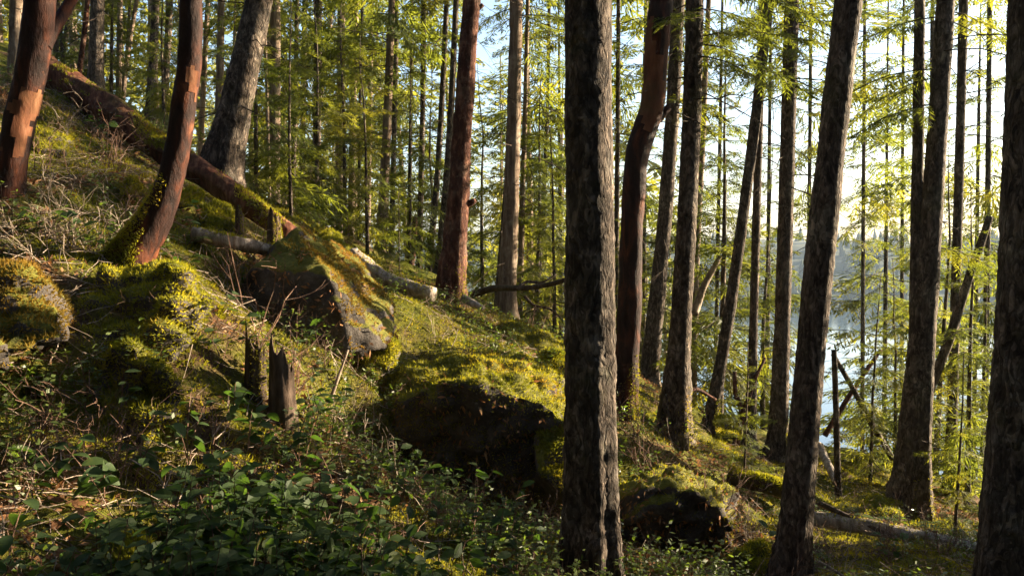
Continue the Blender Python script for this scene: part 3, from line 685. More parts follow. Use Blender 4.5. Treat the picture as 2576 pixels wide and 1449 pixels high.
def dead_branch(mb, rg, org, az, pitch, L, r=0.01, m=1, sub=4):
    """bare twiggy branch"""
    n = 7; t = np.linspace(0, 1, n)
    d = np.array([math.cos(az) * math.cos(pitch), math.sin(az) * math.cos(pitch), math.sin(pitch)])
    sd = np.array([-math.sin(az), math.cos(az), 0])
    pts = org + d * (t * L)[:, None] + sd * (np.cumsum(rg.normal(0, 0.03, n)) * L)[:, None] + np.array([0, 0, 1]) * ((-0.25 * t * t + np.cumsum(rg.normal(0, 0.02, n))) * L)[:, None]
    mb.tube(pts, np.linspace(r, r * 0.25, n), 4, m, cap=False)
    for k in range(sub):
        i = rg.integers(2, n - 1); s = rg.choice([-1, 1]); l2 = L * rg.uniform(0.15, 0.4)
        dd = d * 0.7 + sd * s * rg.uniform(0.4, 0.9) + np.array([0, 0, rg.uniform(-0.5, 0.3)]); dd /= np.linalg.norm(dd)
        q = pts[i] + dd * (np.linspace(0, 1, 4) * l2)[:, None] + rg.normal(0, 0.02 * l2, (4, 3))
        mb.tube(q, np.linspace(r * 0.45, r * 0.15, 4), 3, m, cap=False)

def crown_mesh(name, seed, z0, z1, R, nb, rprof, hi=True, dead=10, zdead=(0.0, 1.0), pitch=(-0.35, 0.35), needle='needle', wr=0.012):
    rg = np.random.default_rng(seed); mb = MB(); PB = BR_HI if hi else BR_LO
    az = rg.random() * 6
    for i in range(nb):
        t = (i + rg.uniform(-0.4, 0.4)) / nb; t = min(max(t, 0), 1); z = z0 + (z1 - z0) * t; az += 2.39996 + rg.normal(0, 0.4)
        L = R * rprof(t) * rg.uniform(0.35, 1.2)
        pt = pitch[0] + (pitch[1] - pitch[0]) * t + rg.normal(0, 0.24)
        place_branch(mb, PB[rg.integers(len(PB))], np.array([0, 0, z]), az, pt, L, rg.normal(0, 0.25), wr * min(1, L))
    for i in range(dead):
        z = zdead[0] + (zdead[1] - zdead[0]) * rg.random()
        dead_branch(mb, rg, np.array([0, 0, z]), rg.random() * 6.283, rg.uniform(-0.35, 0.2), rg.uniform(0.5, 1.0) * R * 0.7, 0.009)
    return mb.mesh(name, [M[needle], M['darkwood']])
prof_tall = lambda t: (0.55 + 0.6 * t) if t < 0.35 else max(0.06, 0.76 * (1 - (t - 0.35) / 0.66) ** 0.8 + 0.05)
prof_cone = lambda t: max(0.05, (1 - t) ** 0.85)
# crowns for standing trees (z measured up from the foot of the tree)
CROWN = {
 'low1': crown_mesh('crown', 101, 2.6, 15, 2.4, 52, prof_tall, True, 16, (0.8, 4.0)),
 'low2': crown_mesh('crown', 102, 3.4, 17, 2.6, 52, prof_tall, True, 18, (1.0, 5.0)),
 'mid1': crown_mesh('crown', 103, 5.0, 19, 2.6, 50, prof_tall, True, 22, (1.2, 7.0)),
 'mid2': crown_mesh('crown', 104, 4.2, 18, 2.3, 48, prof_tall, True, 22, (1.0, 6.0)),
 'high1': crown_mesh('crown', 105, 7.0, 20, 2.8, 46, prof_tall, True, 24, (1.0, 8.0)),
 'thin1': crown_mesh('crown', 106, 2.0, 12, 1.5, 40, prof_tall, True, 18, (0.5, 6.0)),
 'thin2': crown_mesh('crown', 107, 3.0, 13, 1.6, 40, prof_tall, True, 20, (0.6, 6.0)),
 'bare': crown_mesh('crown', 108, 8.0, 18, 2.4, 30, prof_tall, True, 16, (5.2, 9.0)),
 'sap1': crown_mesh('crown', 111, 0.25, 3.6, 1.15, 44, prof_cone, True, 3, (0.2, 1.0), (-0.2, 0.5), wr=0.006),
 'sap2': crown_mesh('crown', 112, 0.5, 5.0, 1.35, 52, prof_cone, True, 5, (0.2, 1.5), (-0.25, 0.45), wr=0.007),
 'sap3': crown_mesh('crown', 113, 0.8, 6.5, 1.7, 60, prof_cone, True, 6, (0.3, 2.0), (-0.3, 0.4), wr=0.008),
 'sap4': crown_mesh('crown', 114, 0.2, 2.4, 0.8, 36, prof_cone, True, 0, (0.2, 1.0), (-0.15, 0.5), wr=0.005),
}
# ------------------------------------------------------------------ standing trees
TREES = []
def tree(name, label, pts, Y, material, style, top=18.0, crown=None, cs=1.0, crot=0.0, cz=0.0, cat='tree', group=None, seed=None, flare=1.25, dY=0.0, moss=0, stubs=0, mossdir=(0.6, -0.3, 0.5), hidden_top=True):
    """pts: (u, v, width px) listed from the top of the picture downwards; Y metres from the camera (dY: extra at the top)"""
    seed = seed if seed is not None else int(abs(pts[-1][0]) * 7 + abs(pts[-1][1])) % 9973
    nP = len(pts)
    q = []; r = []
    for i, (u, v, wpx) in enumerate(pts):
        yy = Y + dY * (1 - i / max(1, nP - 1)); p = P(u, v, yy); q.append(p); r.append(0.5 * wpx / FPX * yy)
    q = q[::-1]; r = r[::-1]                       # now from the foot up
    d = q[1] - q[0]; d = d / np.linalg.norm(d)
    gz = H(q[0][0], q[0][1])
    if q[0][2] > gz - 0.05:                        # run the trunk down into the soil
        for _ in range(4):
            t = (q[0][2] - (gz - 0.12)) / max(0.35, d[2]); f = q[0] - d * t; gz = H(f[0], f[1])
        q.insert(0, f); r.insert(0, r[0] * flare)
        if t > 0.5: q.insert(1, f + d * 0.45); r.insert(1, r[1] * 1.02)
    else:
        r[0] *= flare
    base = q[0].copy(); vis = q[-1].copy()
    dt = q[-1] - q[-2]; dt = dt / np.linalg.norm(dt); dt = dt * 0.75 + np.array([0, 0, 0.25]); dt /= np.linalg.norm(dt)
    need = base[2] + top - q[-1][2]
    if need > 0.3:
        Lx = need / max(0.4, dt[2]); rt = r[-1]
        for k in (0.25, 0.5, 0.75, 1.0): q.append(vis + dt * Lx * k); r.append(rt * (1 - 0.9 * k))
    q = np.array(q) - base; r = np.array(r)
    root = thing(name, label, cat, base, group=group)
    near = Y
    sides = int(np.clip(420 * r.mean() * 2 / near * 1.6, 8, 72)) if near < 13 else (12 if near < 20 else 8)
    step = 0.016 if near < 7.5 else (0.03 if near < 13 else 0.12)
    fine = np.linalg.norm(vis - base) + 0.5
    me = trunk_mesh('trunk', q, r, material, style, sides, step, seed, fine, 0.8 if style in ('fir', 'shag') and near < 14 else 0.15)
    tr = obj('trunk', me, root)
    axis_d = (q[min(len(q) - 1, nP)] - q[0]); axis_d = axis_d / np.linalg.norm(axis_d)
    if crown:
        o = obj('crown', CROWN[crown], root)
        qt = Vector((0, 0, 1)).rotation_difference(Vector(axis_d * np.array([1, 1, 1.0])))
        o.rotation_mode = 'QUATERNION'
        from mathutils import Quaternion
        o.rotation_quaternion = qt @ Quaternion((0, 0, 1), crot)
        o.scale = (cs, cs, cs); o.location = tuple(axis_d * cz)
    if stubs:
        rg = np.random.default_rng(seed + 1); cum = np.concatenate([[0], np.cumsum(np.linalg.norm(np.diff(q, axis=0), axis=1))])
        for k in range(stubs):
            s = rg.uniform(0.6, fine); c = np.array([np.interp(s, cum, q[:, j]) for j in range(3)])
            mb = MB(); dead_branch(mb, rg, c, rg.random() * 6.283, rg.uniform(-0.4, 0.3), rg.uniform(0.25, 0.9), 0.008, 0, 3)
            obj('dead_branch', mb.mesh('dead_branch', [M['darkwood']]), root)
    if moss:
        rg = np.random.default_rng(seed + 2); md = np.array(mossdir, float); md /= np.linalg.norm(md)
        qq, nn = mesh_samples(me, moss, rg, lambda c, nn: (np.clip((nn @ md + 0.6 * fbm(c * 2.5, 3, seed) - 0.35) * 3, 0, 1)) * np.clip(1.1 - c[:, 2] / 0.7, 0, 1) + 1e-8)
        V, T = moss_blades(qq, nn, rg, 0.02, 0.045, 0.011); obj('moss', mesh_np('moss', V, [T], [M['moss']]), tr, kind='stuff')
    TREES.append((name, base)); return root

# big near trees
t = tree('arbutus_tree', 'leftmost thick leaning arbutus with a peeled pale orange patch', [(103, -10, 76), (92, 120, 74), (68, 230, 73), (45, 320, 71), (30, 400, 66), (22, 480, 64)], 6.6, 'arbutus', 'smooth', 12, stubs=0)
mb = MB(); b0 = np.array(t.location)
q = np.array([P(112, 120, 6.6), P(135, 70, 6.7), P(165, 30, 6.8), P(200, -40, 6.9), P(250, -200, 7.1)]) - b0
mb.tube(smooth_path(q, 20), np.linspace(0.055, 0.03, 20), 10); obj('branch', mb.mesh('branch', [M['arbutus']], True), t)
t = tree('arbutus_tree', 'dark smooth arbutus curving up from a wide mossy base at left', [(483, -10, 55), (478, 130, 56), (466, 250, 58), (452, 350, 58), (432, 440, 60), (402, 530, 72), (360, 600, 92), (322, 660, 112)], 6.2, 'arbutus', 'smooth', 11, moss=5000, flare=1.2, mossdir=(-0.7, -0.5, 0.4))
tree('fir_tree', 'thick rough barked fir leaning right above the rotten log', [(655, -10, 64), (627, 120, 67), (600, 240, 70), (572, 350, 76), (553, 450, 86)], 10.6, 'fir', 'fir', 18, 'high1', 1.0, 0.4, flare=1.3, stubs=1)
t = tree('red_barked_tree', 'red barked tree with bright peeling right edge above pale log', [(1188, -10, 44), (1174, 150, 46), (1163, 330, 48), (1152, 520, 52), (1140, 660, 58), (1132, 765, 74)], 11.0, 'red', 'shag', 14, stubs=0, moss=900)
for (u, v, r) in ((1186, 510, 0.045), (1206, 20, 0.035)):
    mb = MB(); c = P(u, v, 11.0) - np.array(t.location); mb.tube([c + (-0.12, 0, -0.05), c, c + (0.05, -0.02, 0.03)], [r * 1.1, r, r * 0.75], 8)
    obj('branch_stub', mb.mesh('branch_stub', [M['red']], True), t)
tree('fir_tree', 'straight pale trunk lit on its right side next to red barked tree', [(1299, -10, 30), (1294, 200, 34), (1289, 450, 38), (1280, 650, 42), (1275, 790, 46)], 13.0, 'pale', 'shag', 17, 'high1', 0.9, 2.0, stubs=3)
tree('fir_tree', 'thickest straight fir trunk standing in the middle of the picture', [(1478, -10, 116), (1480, 300, 120), (1484, 600, 122), (1486, 900, 126), (1489, 1200, 128), (1492, 1460, 134)], 5.2, 'fir', 'fir', 16, 'bare', 0.9, 1.0, flare=1.15, stubs=0)
t = tree('arbutus_tree', 'smooth crooked arbutus with a cut stub behind the thickest trunk', [(1664, -10, 56), (1654, 110, 58), (1648, 220, 60), (1640, 285, 60), (1622, 330, 62), (1604, 372, 62), (1596, 420, 56), (1590, 580, 56), (1585, 750, 58), (1576, 900, 62), (1570, 1020, 66)], 9.2, 'arbutus', 'smooth', 10, moss=900)
mb = MB(); c = P(1655, 300, 9.2) - np.array(t.location); e = P(1682, 270, 9.2) - np.array(t.location)
mb.tube([c, c * 0.4 + e * 0.6, e], [0.06, 0.045, 0.04], 10); obj('branch_stub', mb.mesh('branch_stub', [M['arbutus']], True), t)
tree('fir_tree', 'brown fir trunk seen just behind the crooked arbutus', [(1706, -10, 34), (1694, 250, 35), (1672, 560, 37), (1650, 780, 40), (1632, 950, 44)], 13.0, 'fir2', 'fir', 16, 'mid1', 0.9, 0.7, stubs=2)
tree('fir_tree', 'dark straight fir trunk right of the crooked arbutus', [(1748, -10, 44), (1742, 250, 47), (1728, 550, 50), (1710, 850, 54), (1692, 1120, 60)], 9.6, 'fir', 'fir', 16, 'mid1', 1.0, 2.2, cz=1.5, stubs=4, moss=700)
tree('fir_tree', 'slim trunk half hidden behind the dark straight fir', [(1765, 380, 18), (1752, 600, 20), (1742, 960, 24)], 15.0, 'pale', 'fir', 12, 'thin1', 0.9, 1.1)
tree('fir_tree', 'slim leaning dark trunk with yellow moss at its foot', [(1937, -10, 24), (1897, 330, 27), (1862, 600, 29), (1830, 820, 30), (1782, 1095, 34)], 12.0, 'fir', 'fir', 13, 'thin2', 1.0, 0.3, cz=4.2, moss=1200, stubs=3)
tree('fir_tree', 'slim upright trunk just right of the leaning dark trunk', [(1918, -10, 20), (1907, 400, 21), (1896, 800, 22), (1886, 1140, 26)], 12.8, 'fir2', 'fir', 13, 'thin1', 1.1, 1.9, cz=3.5, stubs=3)
tree('fir_tree', 'straight brown trunk left of the big leaning trunk by the lake', [(1992, -10, 36), (1982, 350, 38), (1970, 750, 40), (1956, 1155, 46)], 12.0, 'fir2', 'fir', 16, 'mid1', 1.05, 2.6, cz=1.6, stubs=3, moss=700)
tree('fir_tree', 'big dark trunk leaning right in front of the lake', [(2136, -10, 66), (2100, 300, 68), (2066, 600, 71), (2030, 1000, 73), (1990, 1455, 78)], 6.4, 'fir2', 'fir', 17, 'bare', 1.0, 0.9)
t = tree('fir_tree', 'twin trunk fir forking low in front of the lake at right', [(2380, -10, 42), (2360, 300, 46), (2340, 600, 52), (2318, 880, 64), (2300, 1100, 72), (2286, 1295, 86)], 10.0, 'fir2', 'fir', 17, 'bare', 1.0, 3.4, stubs=2, moss=900)
b0 = np.array(t.location)
q = np.array([P(2306, 960, 10.0), P(2304, 880, 10.0), P(2306, 600, 10.1), P(2310, 300, 10.2), P(2314, -10, 10.3), P(2320, -500, 10.6)]) - b0
obj('second_trunk', trunk_mesh('second_trunk', q, np.array([0.09, 0.085, 0.075, 0.068, 0.062, 0.03]), 'fir2', 'fir', 20, 0.05, 5), t)
tree('fir_tree', 'slim trunk between the twin trunk fir and the right edge', [(2424, -10, 22), (2414, 400, 23), (2402, 800, 24), (2390, 1230, 30)], 12.8, 'fir2', 'fir', 15, 'bare', 1.0, 4.4, stubs=2, moss=500)
tree('fir_tree', 'very thick dark trunk cut by the right edge of the picture', [(2614, -10, 138), (2604, 350, 140), (2588, 800, 146), (2566, 1150, 152), (2550, 1455, 164)], 4.6, 'fir2', 'fir', 15, None, flare=1.15)
tree('leaning_tree', 'slanted bare pole leaning against the slim trunk near the right edge', [(2490, 545, 18), (2440, 690, 22), (2390, 850, 24), (2330, 1000, 26), (2280, 1160, 28)], 11.4, 'fir2', 'smooth', 3.0, None)
tree('fir_tree', 'thin short dark trunk standing between the crossed poles', [(2098, 880, 14), (2104, 1050, 16), (2108, 1255, 18)], 10.6, 'fir', 'fir', 2.2, None, stubs=1)
t = tree('arbutus_tree', 'small forked red arbutus stem below the leaning dark trunk', [(1848, 935, 10), (1850, 990, 12), (1868, 1040, 16), (1856, 1095, 18)], 12.6, 'red', 'smooth', 1.2, None)
mb = MB(); q = np.array([P(1866, 1040, 12.6), P(1885, 1000, 12.6), P(1900, 950, 12.7), P(1925, 900, 12.8)]) - np.array(t.location)
mb.tube(smooth_path(q, 12), np.linspace(0.04, 0.02, 12), 7); obj('branch', mb.mesh('branch', [M['red']], True), t)

# live boughs low on some of the near firs, each a part of its tree
def boughs(label, spec, seed):
    root = next(o for o in bpy.data.objects if o.get('label') == label); b0 = np.array(root.location); rg = np.random.default_rng(seed)
    for u, v, Y, az, pitch, L in spec:
        mb = MB(); place_branch(mb, BR_FINE[rg.integers(len(BR_FINE))], P(u, v, Y) - b0, az, pitch, L, rg.normal(0, 0.2), 0.011)
        obj('bough', mb.mesh('bough', [M['needle'], M['darkwood']]), root)
boughs('dark straight fir trunk right of the crooked arbutus', [(1745, 95, 9.6, -0.3, 0.05, 1.3), (1745, 110, 9.6, 0.25, -0.1, 1.5), (1745, 60, 9.6, 0.9, 0.1, 1.2), (1742, 140, 9.6, -0.8, -0.3, 1.1), (1744, 20, 9.6, 0.4, 0.0, 1.4), (1744, 40, 9.6, -2.2, -0.1, 1.0), (1744, -30, 9.6, -0.4, -0.1, 1.5)], 1)
boughs('straight brown trunk left of the big leaning trunk by the lake', [(1990, 120, 12.0, -1.6, -0.3, 0.9), (1988, 170, 12.0, -2.4, -0.35, 1.0), (1988, 200, 12.0, -1.0, -0.4, 0.9), (1990, 60, 12.0, 0.2, -0.1, 1.2), (1990, 30, 12.0, 2.9, -0.1, 1.3)], 2)
boughs('twin trunk fir forking low in front of the lake at right', [(2372, 170, 10.0, 3.0, -0.1, 1.5), (2370, 190, 10.0, 2.6, -0.2, 1.3), (2365, 260, 10.0, 3.3, -0.2, 1.2), (2376, 40, 10.0, 2.9, -0.1, 1.4), (2380, 30, 10.0, 0.3, -0.1, 1.3), (2340, 620, 10.0, 0.1, -0.2, 1.0)], 3)
boughs('slim upright trunk just right of the leaning dark trunk', [(1914, 60, 12.8, 2.6, -0.2, 1.1), (1912, 160, 12.8, 0.3, -0.3, 0.9), (1910, 240, 12.8, -0.6, -0.3, 0.8)], 5)
boughs('straight pale trunk lit on its right side next to red barked tree', [(1297, 40, 13.0, -0.4, -0.1, 1.3), (1297, 130, 13.0, 0.3, -0.2, 1.2), (1296, 20, 13.0, 2.8, -0.2, 1.1)], 6)

# places where the outer bark has peeled off
def peeled(label, v0, v1, udir, th, seed):
    root = next(o for o in bpy.data.objects if o.get('label') == label); tr = next(c for c in root.children if c.name.startswith('trunk')); me = tr.data
    V = np.empty(len(me.vertices) * 3, np.float32); me.vertices.foreach_get('co', V); V = V.reshape(-1, 3).astype(float)
    NN = np.empty(len(me.vertices) * 3, np.float32); me.vertices.foreach_get('normal', NN); NN = NN.reshape(-1, 3)
    Wp = V + np.array(root.location); f = Wp[:, 1] * math.cos(PITCH) - Wp[:, 2] * math.sin(PITCH)
    vv = CY - FPX * (Wp[:, 1] * math.sin(PITCH) + Wp[:, 2] * math.cos(PITCH)) / f
    d = np.array(udir) / np.linalg.norm(udir); mid, half = (v0 + v1) / 2, (v1 - v0) / 2
    ok = (NN @ d) - th - 0.55 * np.clip(np.abs(vv - mid) / half, 0, 3) ** 2 + 0.75 * fbm(V * np.array([11, 11, 2.6]), 4, seed) > 0
    Q = np.array([list(p.vertices) for p in me.polygons if len(p.vertices) == 4]); Q = Q[ok[Q].all(1)]
    ids, inv = np.unique(Q, return_inverse=True)
    obj('peeled_bark', mesh_np('peeled_bark', V[ids] + NN[ids] * 0.004, [inv.reshape(-1, 4)], [M['peeled']], smooth=True), tr)
peeled('leftmost thick leaning arbutus with a peeled pale orange patch', 160, 420, (0.75, -0.65, 0), 0.42, 3)
peeled('dark smooth arbutus curving up from a wide mossy base at left', 130, 250, (0.95, -0.3, 0), 0.6, 5)
peeled('smooth crooked arbutus with a cut stub behind the thickest trunk', 60, 330, (-0.4, -0.9, 0), 0.3, 7)

# trees standing further back, from the left edge to the right edge
BACK = [
 # label, pts, Y, bark, crown, scale
 ('pale trunk at the far upper left behind the leftmost arbutus', [(42, -10, 32), (40, 150, 34)], 12, 'pale', 'mid1', 0.9),
 ('thin reddish sapling trunk beside the leftmost arbutus branch', [(148, -10, 10), (140, 150, 12)], 18, 'pale', 'thin1', 1.2),
 ('curved thin red trunk above the top end of rotten log', [(222, -10, 11), (214, 70, 12), (200, 180, 13)], 17, 'red', None, 1),
 ('thin dark trunk leaning right, above the rotten log top', [(190, -10, 10), (170, 60, 12), (158, 140, 13)], 20, 'fir', 'thin2', 1.2),
 ('dark stout trunk above the upper rotten log', [(246, -10, 33), (243, 120, 35), (240, 225, 37)], 16, 'fir2', 'mid2', 1.0),
 ('slender pale trunk, left one of a close pair above the rotten log', [(302, -10, 12), (300, 130, 13), (298, 270, 15)], 19, 'pale', 'thin2', 1.2),
 ('slender leaning trunk crossing in front of the close pale pair', [(346, -10, 10), (325, 110, 11), (305, 260, 13)], 19.5, 'pale', None, 1),
 ('very thin upright stem between the close pair and the grey trunk', [(328, -10, 7), (318, 150, 8)], 22, 'fir2', 'thin1', 1.3),
 ('grey trunk above the middle of the rotten log', [(392, -10, 19), (386, 150, 20), (376, 318, 22)], 17, 'fir2', 'mid2', 1.0),
 ('dim trunk just left of the dark curving arbutus top', [(428, -10, 17), (420, 150, 18), (408, 310, 19)], 20, 'fir2', 'mid1', 1.1),
 ('pale slim trunk just right of the dark curving arbutus', [(524, -10, 12), (516, 130, 13), (508, 300, 14)], 22, 'pale', 'low2', 1.0),
 ('spotted slim trunk left of the thick leaning fir', [(557, -10, 17), (554, 150, 18), (551, 300, 20)], 19, 'pale', 'mid2', 1.1),
 ('trunk half hidden behind the thick leaning fir', [(693, -10, 24), (692, 200, 26), (690, 440, 28)], 18, 'pale', 'low1', 1.0),
 ('wispy pale stem right beside the thick leaning fir', [(668, 120, 7), (672, 250, 8), (676, 430, 8)], 16, 'pale', None, 1),
 ('narrow trunk, first of three right of the thick leaning fir', [(748, -10, 11), (744, 200, 12), (738, 420, 13)], 22, 'fir2', 'low1', 1.1),
 ('narrow trunk, second of three right of the thick leaning fir', [(767, -10, 13), (764, 200, 14), (760, 420, 15)], 24, 'fir2', 'mid1', 1.2),
 ('grey trunk, third of three right of the thick leaning fir', [(801, -10, 19), (799, 200, 20), (796, 440, 22)], 20, 'fir2', 'low2', 1.0),
 ('thin trunk leaning across the third grey trunk', [(840, -10, 9), (822, 130, 10), (798, 330, 12), (780, 430, 13)], 23, 'pale', None, 1),
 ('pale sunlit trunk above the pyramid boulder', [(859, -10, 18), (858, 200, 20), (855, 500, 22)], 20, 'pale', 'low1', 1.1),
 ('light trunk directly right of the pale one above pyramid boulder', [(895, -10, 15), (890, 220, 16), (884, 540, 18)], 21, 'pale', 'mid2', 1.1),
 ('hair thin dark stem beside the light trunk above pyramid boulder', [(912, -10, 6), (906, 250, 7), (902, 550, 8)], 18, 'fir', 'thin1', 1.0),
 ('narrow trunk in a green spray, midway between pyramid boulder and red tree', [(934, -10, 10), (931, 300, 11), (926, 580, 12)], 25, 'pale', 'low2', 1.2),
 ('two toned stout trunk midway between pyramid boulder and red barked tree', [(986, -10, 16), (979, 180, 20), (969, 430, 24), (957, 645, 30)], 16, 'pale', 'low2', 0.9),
 ('dark thin trunk hugging the right of the two toned trunk', [(996, 150, 12), (990, 400, 13), (984, 630, 14)], 18, 'fir', None, 1),
 ('thin dark trunk against the sky gap left of the red barked tree', [(1036, -10, 8), (1034, 260, 9), (1028, 600, 11)], 20, 'fir', 'low1', 0.9),
 ('bare straight dark trunk in the sky gap left of the red tree', [(1066, -10, 12), (1064, 250, 13), (1058, 500, 14), (1054, 680, 16)], 16.5, 'fir2', 'bare', 1.0),
 ('leaning slim trunk, two left of the red barked tree', [(1124, -10, 12), (1112, 250, 14), (1098, 480, 15), (1078, 670, 18)], 16, 'fir2', 'mid2', 0.9),
 ('slim trunk immediately left of the red barked tree', [(1148, -10, 14), (1136, 250, 16), (1122, 480, 18), (1102, 690, 22)], 15.5, 'fir2', 'high1', 0.8),
 ('short broken red trunk leaning behind the slim trunks left of red tree', [(1045, 545, 15), (1040, 600, 16), (1034, 665, 17)], 17, 'red', None, 1),
 ('narrow trunk close behind the straight pale trunk', [(1328, -10, 10), (1322, 250, 12), (1314, 500, 14), (1308, 740, 16)], 16, 'pale', 'low1', 0.9),
 ('thin trunk first right of the straight pale trunk', [(1382, -10, 8), (1378, 250, 9), (1370, 450, 11), (1354, 700, 14)], 19, 'fir2', 'low2', 1.0),
 ('thread thin stem left of the straight pale trunk', [(1282, 300, 5), (1268, 500, 6), (1250, 715, 7)], 15, 'fir', None, 1),
 ('thin pole just left of the thickest trunk', [(1408, 400, 9), (1410, 600, 10), (1411, 800, 11)], 20, 'fir2', 'thin1', 1.0),
 ('narrow brown trunk showing just right of the thickest trunk', [(1556, -10, 10), (1554, 300, 12), (1550, 700, 14), (1546, 950, 15)], 15, 'fir2', 'mid2', 0.9),
 ('thin trunk in the green curtain left of slim leaning trunk', [(1812, 300, 9), (1806, 600, 10), (1800, 950, 11)], 20, 'fir', 'sap3', 1.6),
 ('thin branchy trunk between slim upright trunk and straight brown trunk', [(1938, 150, 8), (1934, 500, 10), (1930, 900, 12)], 19, 'fir2', 'thin2', 1.0),
 ('distant lone young fir in the sky gap over the lake', [(2232, 235, 5), (2230, 500, 9), (2226, 900, 12)], 24, 'fir2', 'sap3', 1.9),
 ('thin dim trunk far behind the twin trunk fir', [(2462, 300, 8), (2456, 700, 10), (2450, 1100, 11)], 19, 'fir2', 'thin1', 1.1),
 ('thin pole in dense greenery by the right edge', [(2478, 850, 8), (2472, 1050, 9), (2468, 1200, 10)], 15, 'fir2', 'sap2', 1.0),
]
BACK += [
 ('broad dark fir with hanging boughs behind the top of twin trunk fir', [(2345, 100, 10), (2345, 500, 12), (2342, 900, 14)], 19, 'fir2', 'low1', 1.0),
 ('dark boughed fir at upper right beside the right edge trunk', [(2490, -10, 11), (2486, 400, 13), (2480, 900, 15)], 17.5, 'fir2', 'low2', 1.0),
 ('distant fir with thin boughs just right of the big leaning trunk', [(2175, 60, 8), (2172, 500, 10), (2170, 900, 11)], 23, 'fir2', 'high1', 0.95),
 ('boughed fir behind the straight brown trunk by the lake', [(2040, 50, 9), (2036, 500, 10), (2032, 900, 12)], 21, 'fir2', 'high1', 1.0),
 ('distant fir between twin trunk fir and lone young fir', [(2272, 150, 8), (2270, 500, 9), (2268, 950, 11)], 26, 'fir2', 'high1', 1.1),
 ('fir with dense boughs in the gap right of the thickest trunk', [(1625, -10, 9), (1622, 400, 10), (1618, 900, 12)], 22, 'fir2', 'low1', 1.1),
]
for i, (lb, pts, Y, bark, cr, sc) in enumerate(BACK):
    tp = 17.0 if cr and not cr.startswith(('thin', 'sap')) else (12.0 if cr else 9.0)
    if lb.startswith('short'): tp = 1.5
    if cr and cr.startswith('sap'): tp = {'sap3': 6.5, 'sap2': 5.0}[cr] * sc
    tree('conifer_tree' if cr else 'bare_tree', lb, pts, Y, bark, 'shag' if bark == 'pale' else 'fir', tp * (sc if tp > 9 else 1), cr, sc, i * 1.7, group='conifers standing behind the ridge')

# young firs with green boughs down to the ground
SAP = [
 ('young hemlock with low boughs right of the thick leaning fir', 650, 12.5, 'sap2', 0.8), ('bushy young hemlock above the small pale stump', 735, 12.0, 'sap1', 0.9),
 ('feathery young hemlock behind the pyramid boulder peak', 800, 13.5, 'sap2', 0.85), ('young hemlock filling the gap under the pale sunlit trunks', 870, 14.5, 'sap3', 0.7),
 ('small bright young fir left of the two toned trunk', 925, 13.5, 'sap1', 1.0), ('tiny fir seedling at the right shoulder of pyramid boulder', 1005, 12.0, 'sap4', 0.55),
 ('slender young fir behind the pale broken log', 1030, 15.0, 'sap2', 0.8), ('young fir in backlight right of the red barked tree', 1215, 16.5, 'sap3', 0.8),
 ('young fir with glowing boughs right of straight pale trunk', 1350, 16.0, 'sap3', 0.85), ('low young fir between straight pale trunk and thickest trunk', 1395, 14.0, 'sap1', 1.1),
 ('green young fir behind the rotten log end', 600, 13.0, 'sap1', 0.9), ('young fir under the grey trunk above rotten log', 420, 14.5, 'sap2', 0.7),
 ('young fir above the rotten log behind the stout dark trunk', 290, 18.0, 'sap3', 0.7), ('young fir near the upper left corner behind the log top', 175, 18.0, 'sap2', 1.0),
 ('bright green hanging fir between dark straight fir and slim leaning trunk', 1815, 13.8, 'sap3', 1.05), ('young fir left of straight brown trunk, lake behind', 1925, 15.0, 'sap2', 1.1),
 ('broad young fir left of the twin trunk fir', 2262, 13.0, 'sap2', 0.7),
 ('young fir glowing between twin trunk fir and slim trunk', 2365, 14.0, 'sap3', 0.9), ('dense young fir before the right edge trunk', 2450, 11.5, 'sap2', 0.95),
 ('low young fir beneath the twin trunk fir', 2200, 11.6, 'sap1', 0.85), ('small fir at the foot of the right edge trunk', 2420, 9.0, 'sap4', 0.9),
 ('shaded little fir beside the mossy log right of middle trunk', 1880, 9.6, 'sap4', 0.7), ('young fir behind the crooked arbutus foot', 1610, 14.5, 'sap2', 0.9),
 ('tall feathery young fir filling the gap beside thickest trunk', 1530, 17.0, 'sap3', 0.9), ('young fir behind dark straight fir, over the water', 1720, 16.5, 'sap3', 0.8),
 ('narrow young fir just left of the red barked tree', 1090, 18.0, 'sap3', 0.85),
]
for i, (lb, u, Y, cr, sc) in enumerate(SAP):
    b = onground(u, Y, -0.05); root = thing('young_fir', lb, 'young tree', b, group='young firs in the understorey')
    hh = {'sap1': 3.6, 'sap2': 5.0, 'sap3': 6.5, 'sap4': 2.4}[cr] * sc
    rg = np.random.default_rng(i + 900); z = np.linspace(0, 1, 8)
    q = np.stack([np.cumsum(rg.normal(0, 0.008, 8)) * hh * z, np.cumsum(rg.normal(0, 0.008, 8)) * hh * z, z * hh], -1)
    mb = MB(); mb.tube(q, np.linspace(0.012 * hh * 0.8, 0.004, 8), 7); obj('trunk', mb.mesh('trunk', [M['fir2']], True), root)
    o = obj('crown', CROWN[cr], root); o.rotation_euler = (0, 0, i * 2.1); o.scale = (sc, sc, sc)

def thin(V, Q, keep, grow, rg):
    """fewer, larger sprays for foliage seen only from afar: quads with vertices of their own"""
    Q = Q[rg.random(len(Q)) < keep]; W = V[Q]; c = W.mean(1, keepdims=True)
    return (c + (W - c) * grow).reshape(-1, 3), np.arange(len(Q) * 4).reshape(-1, 4)
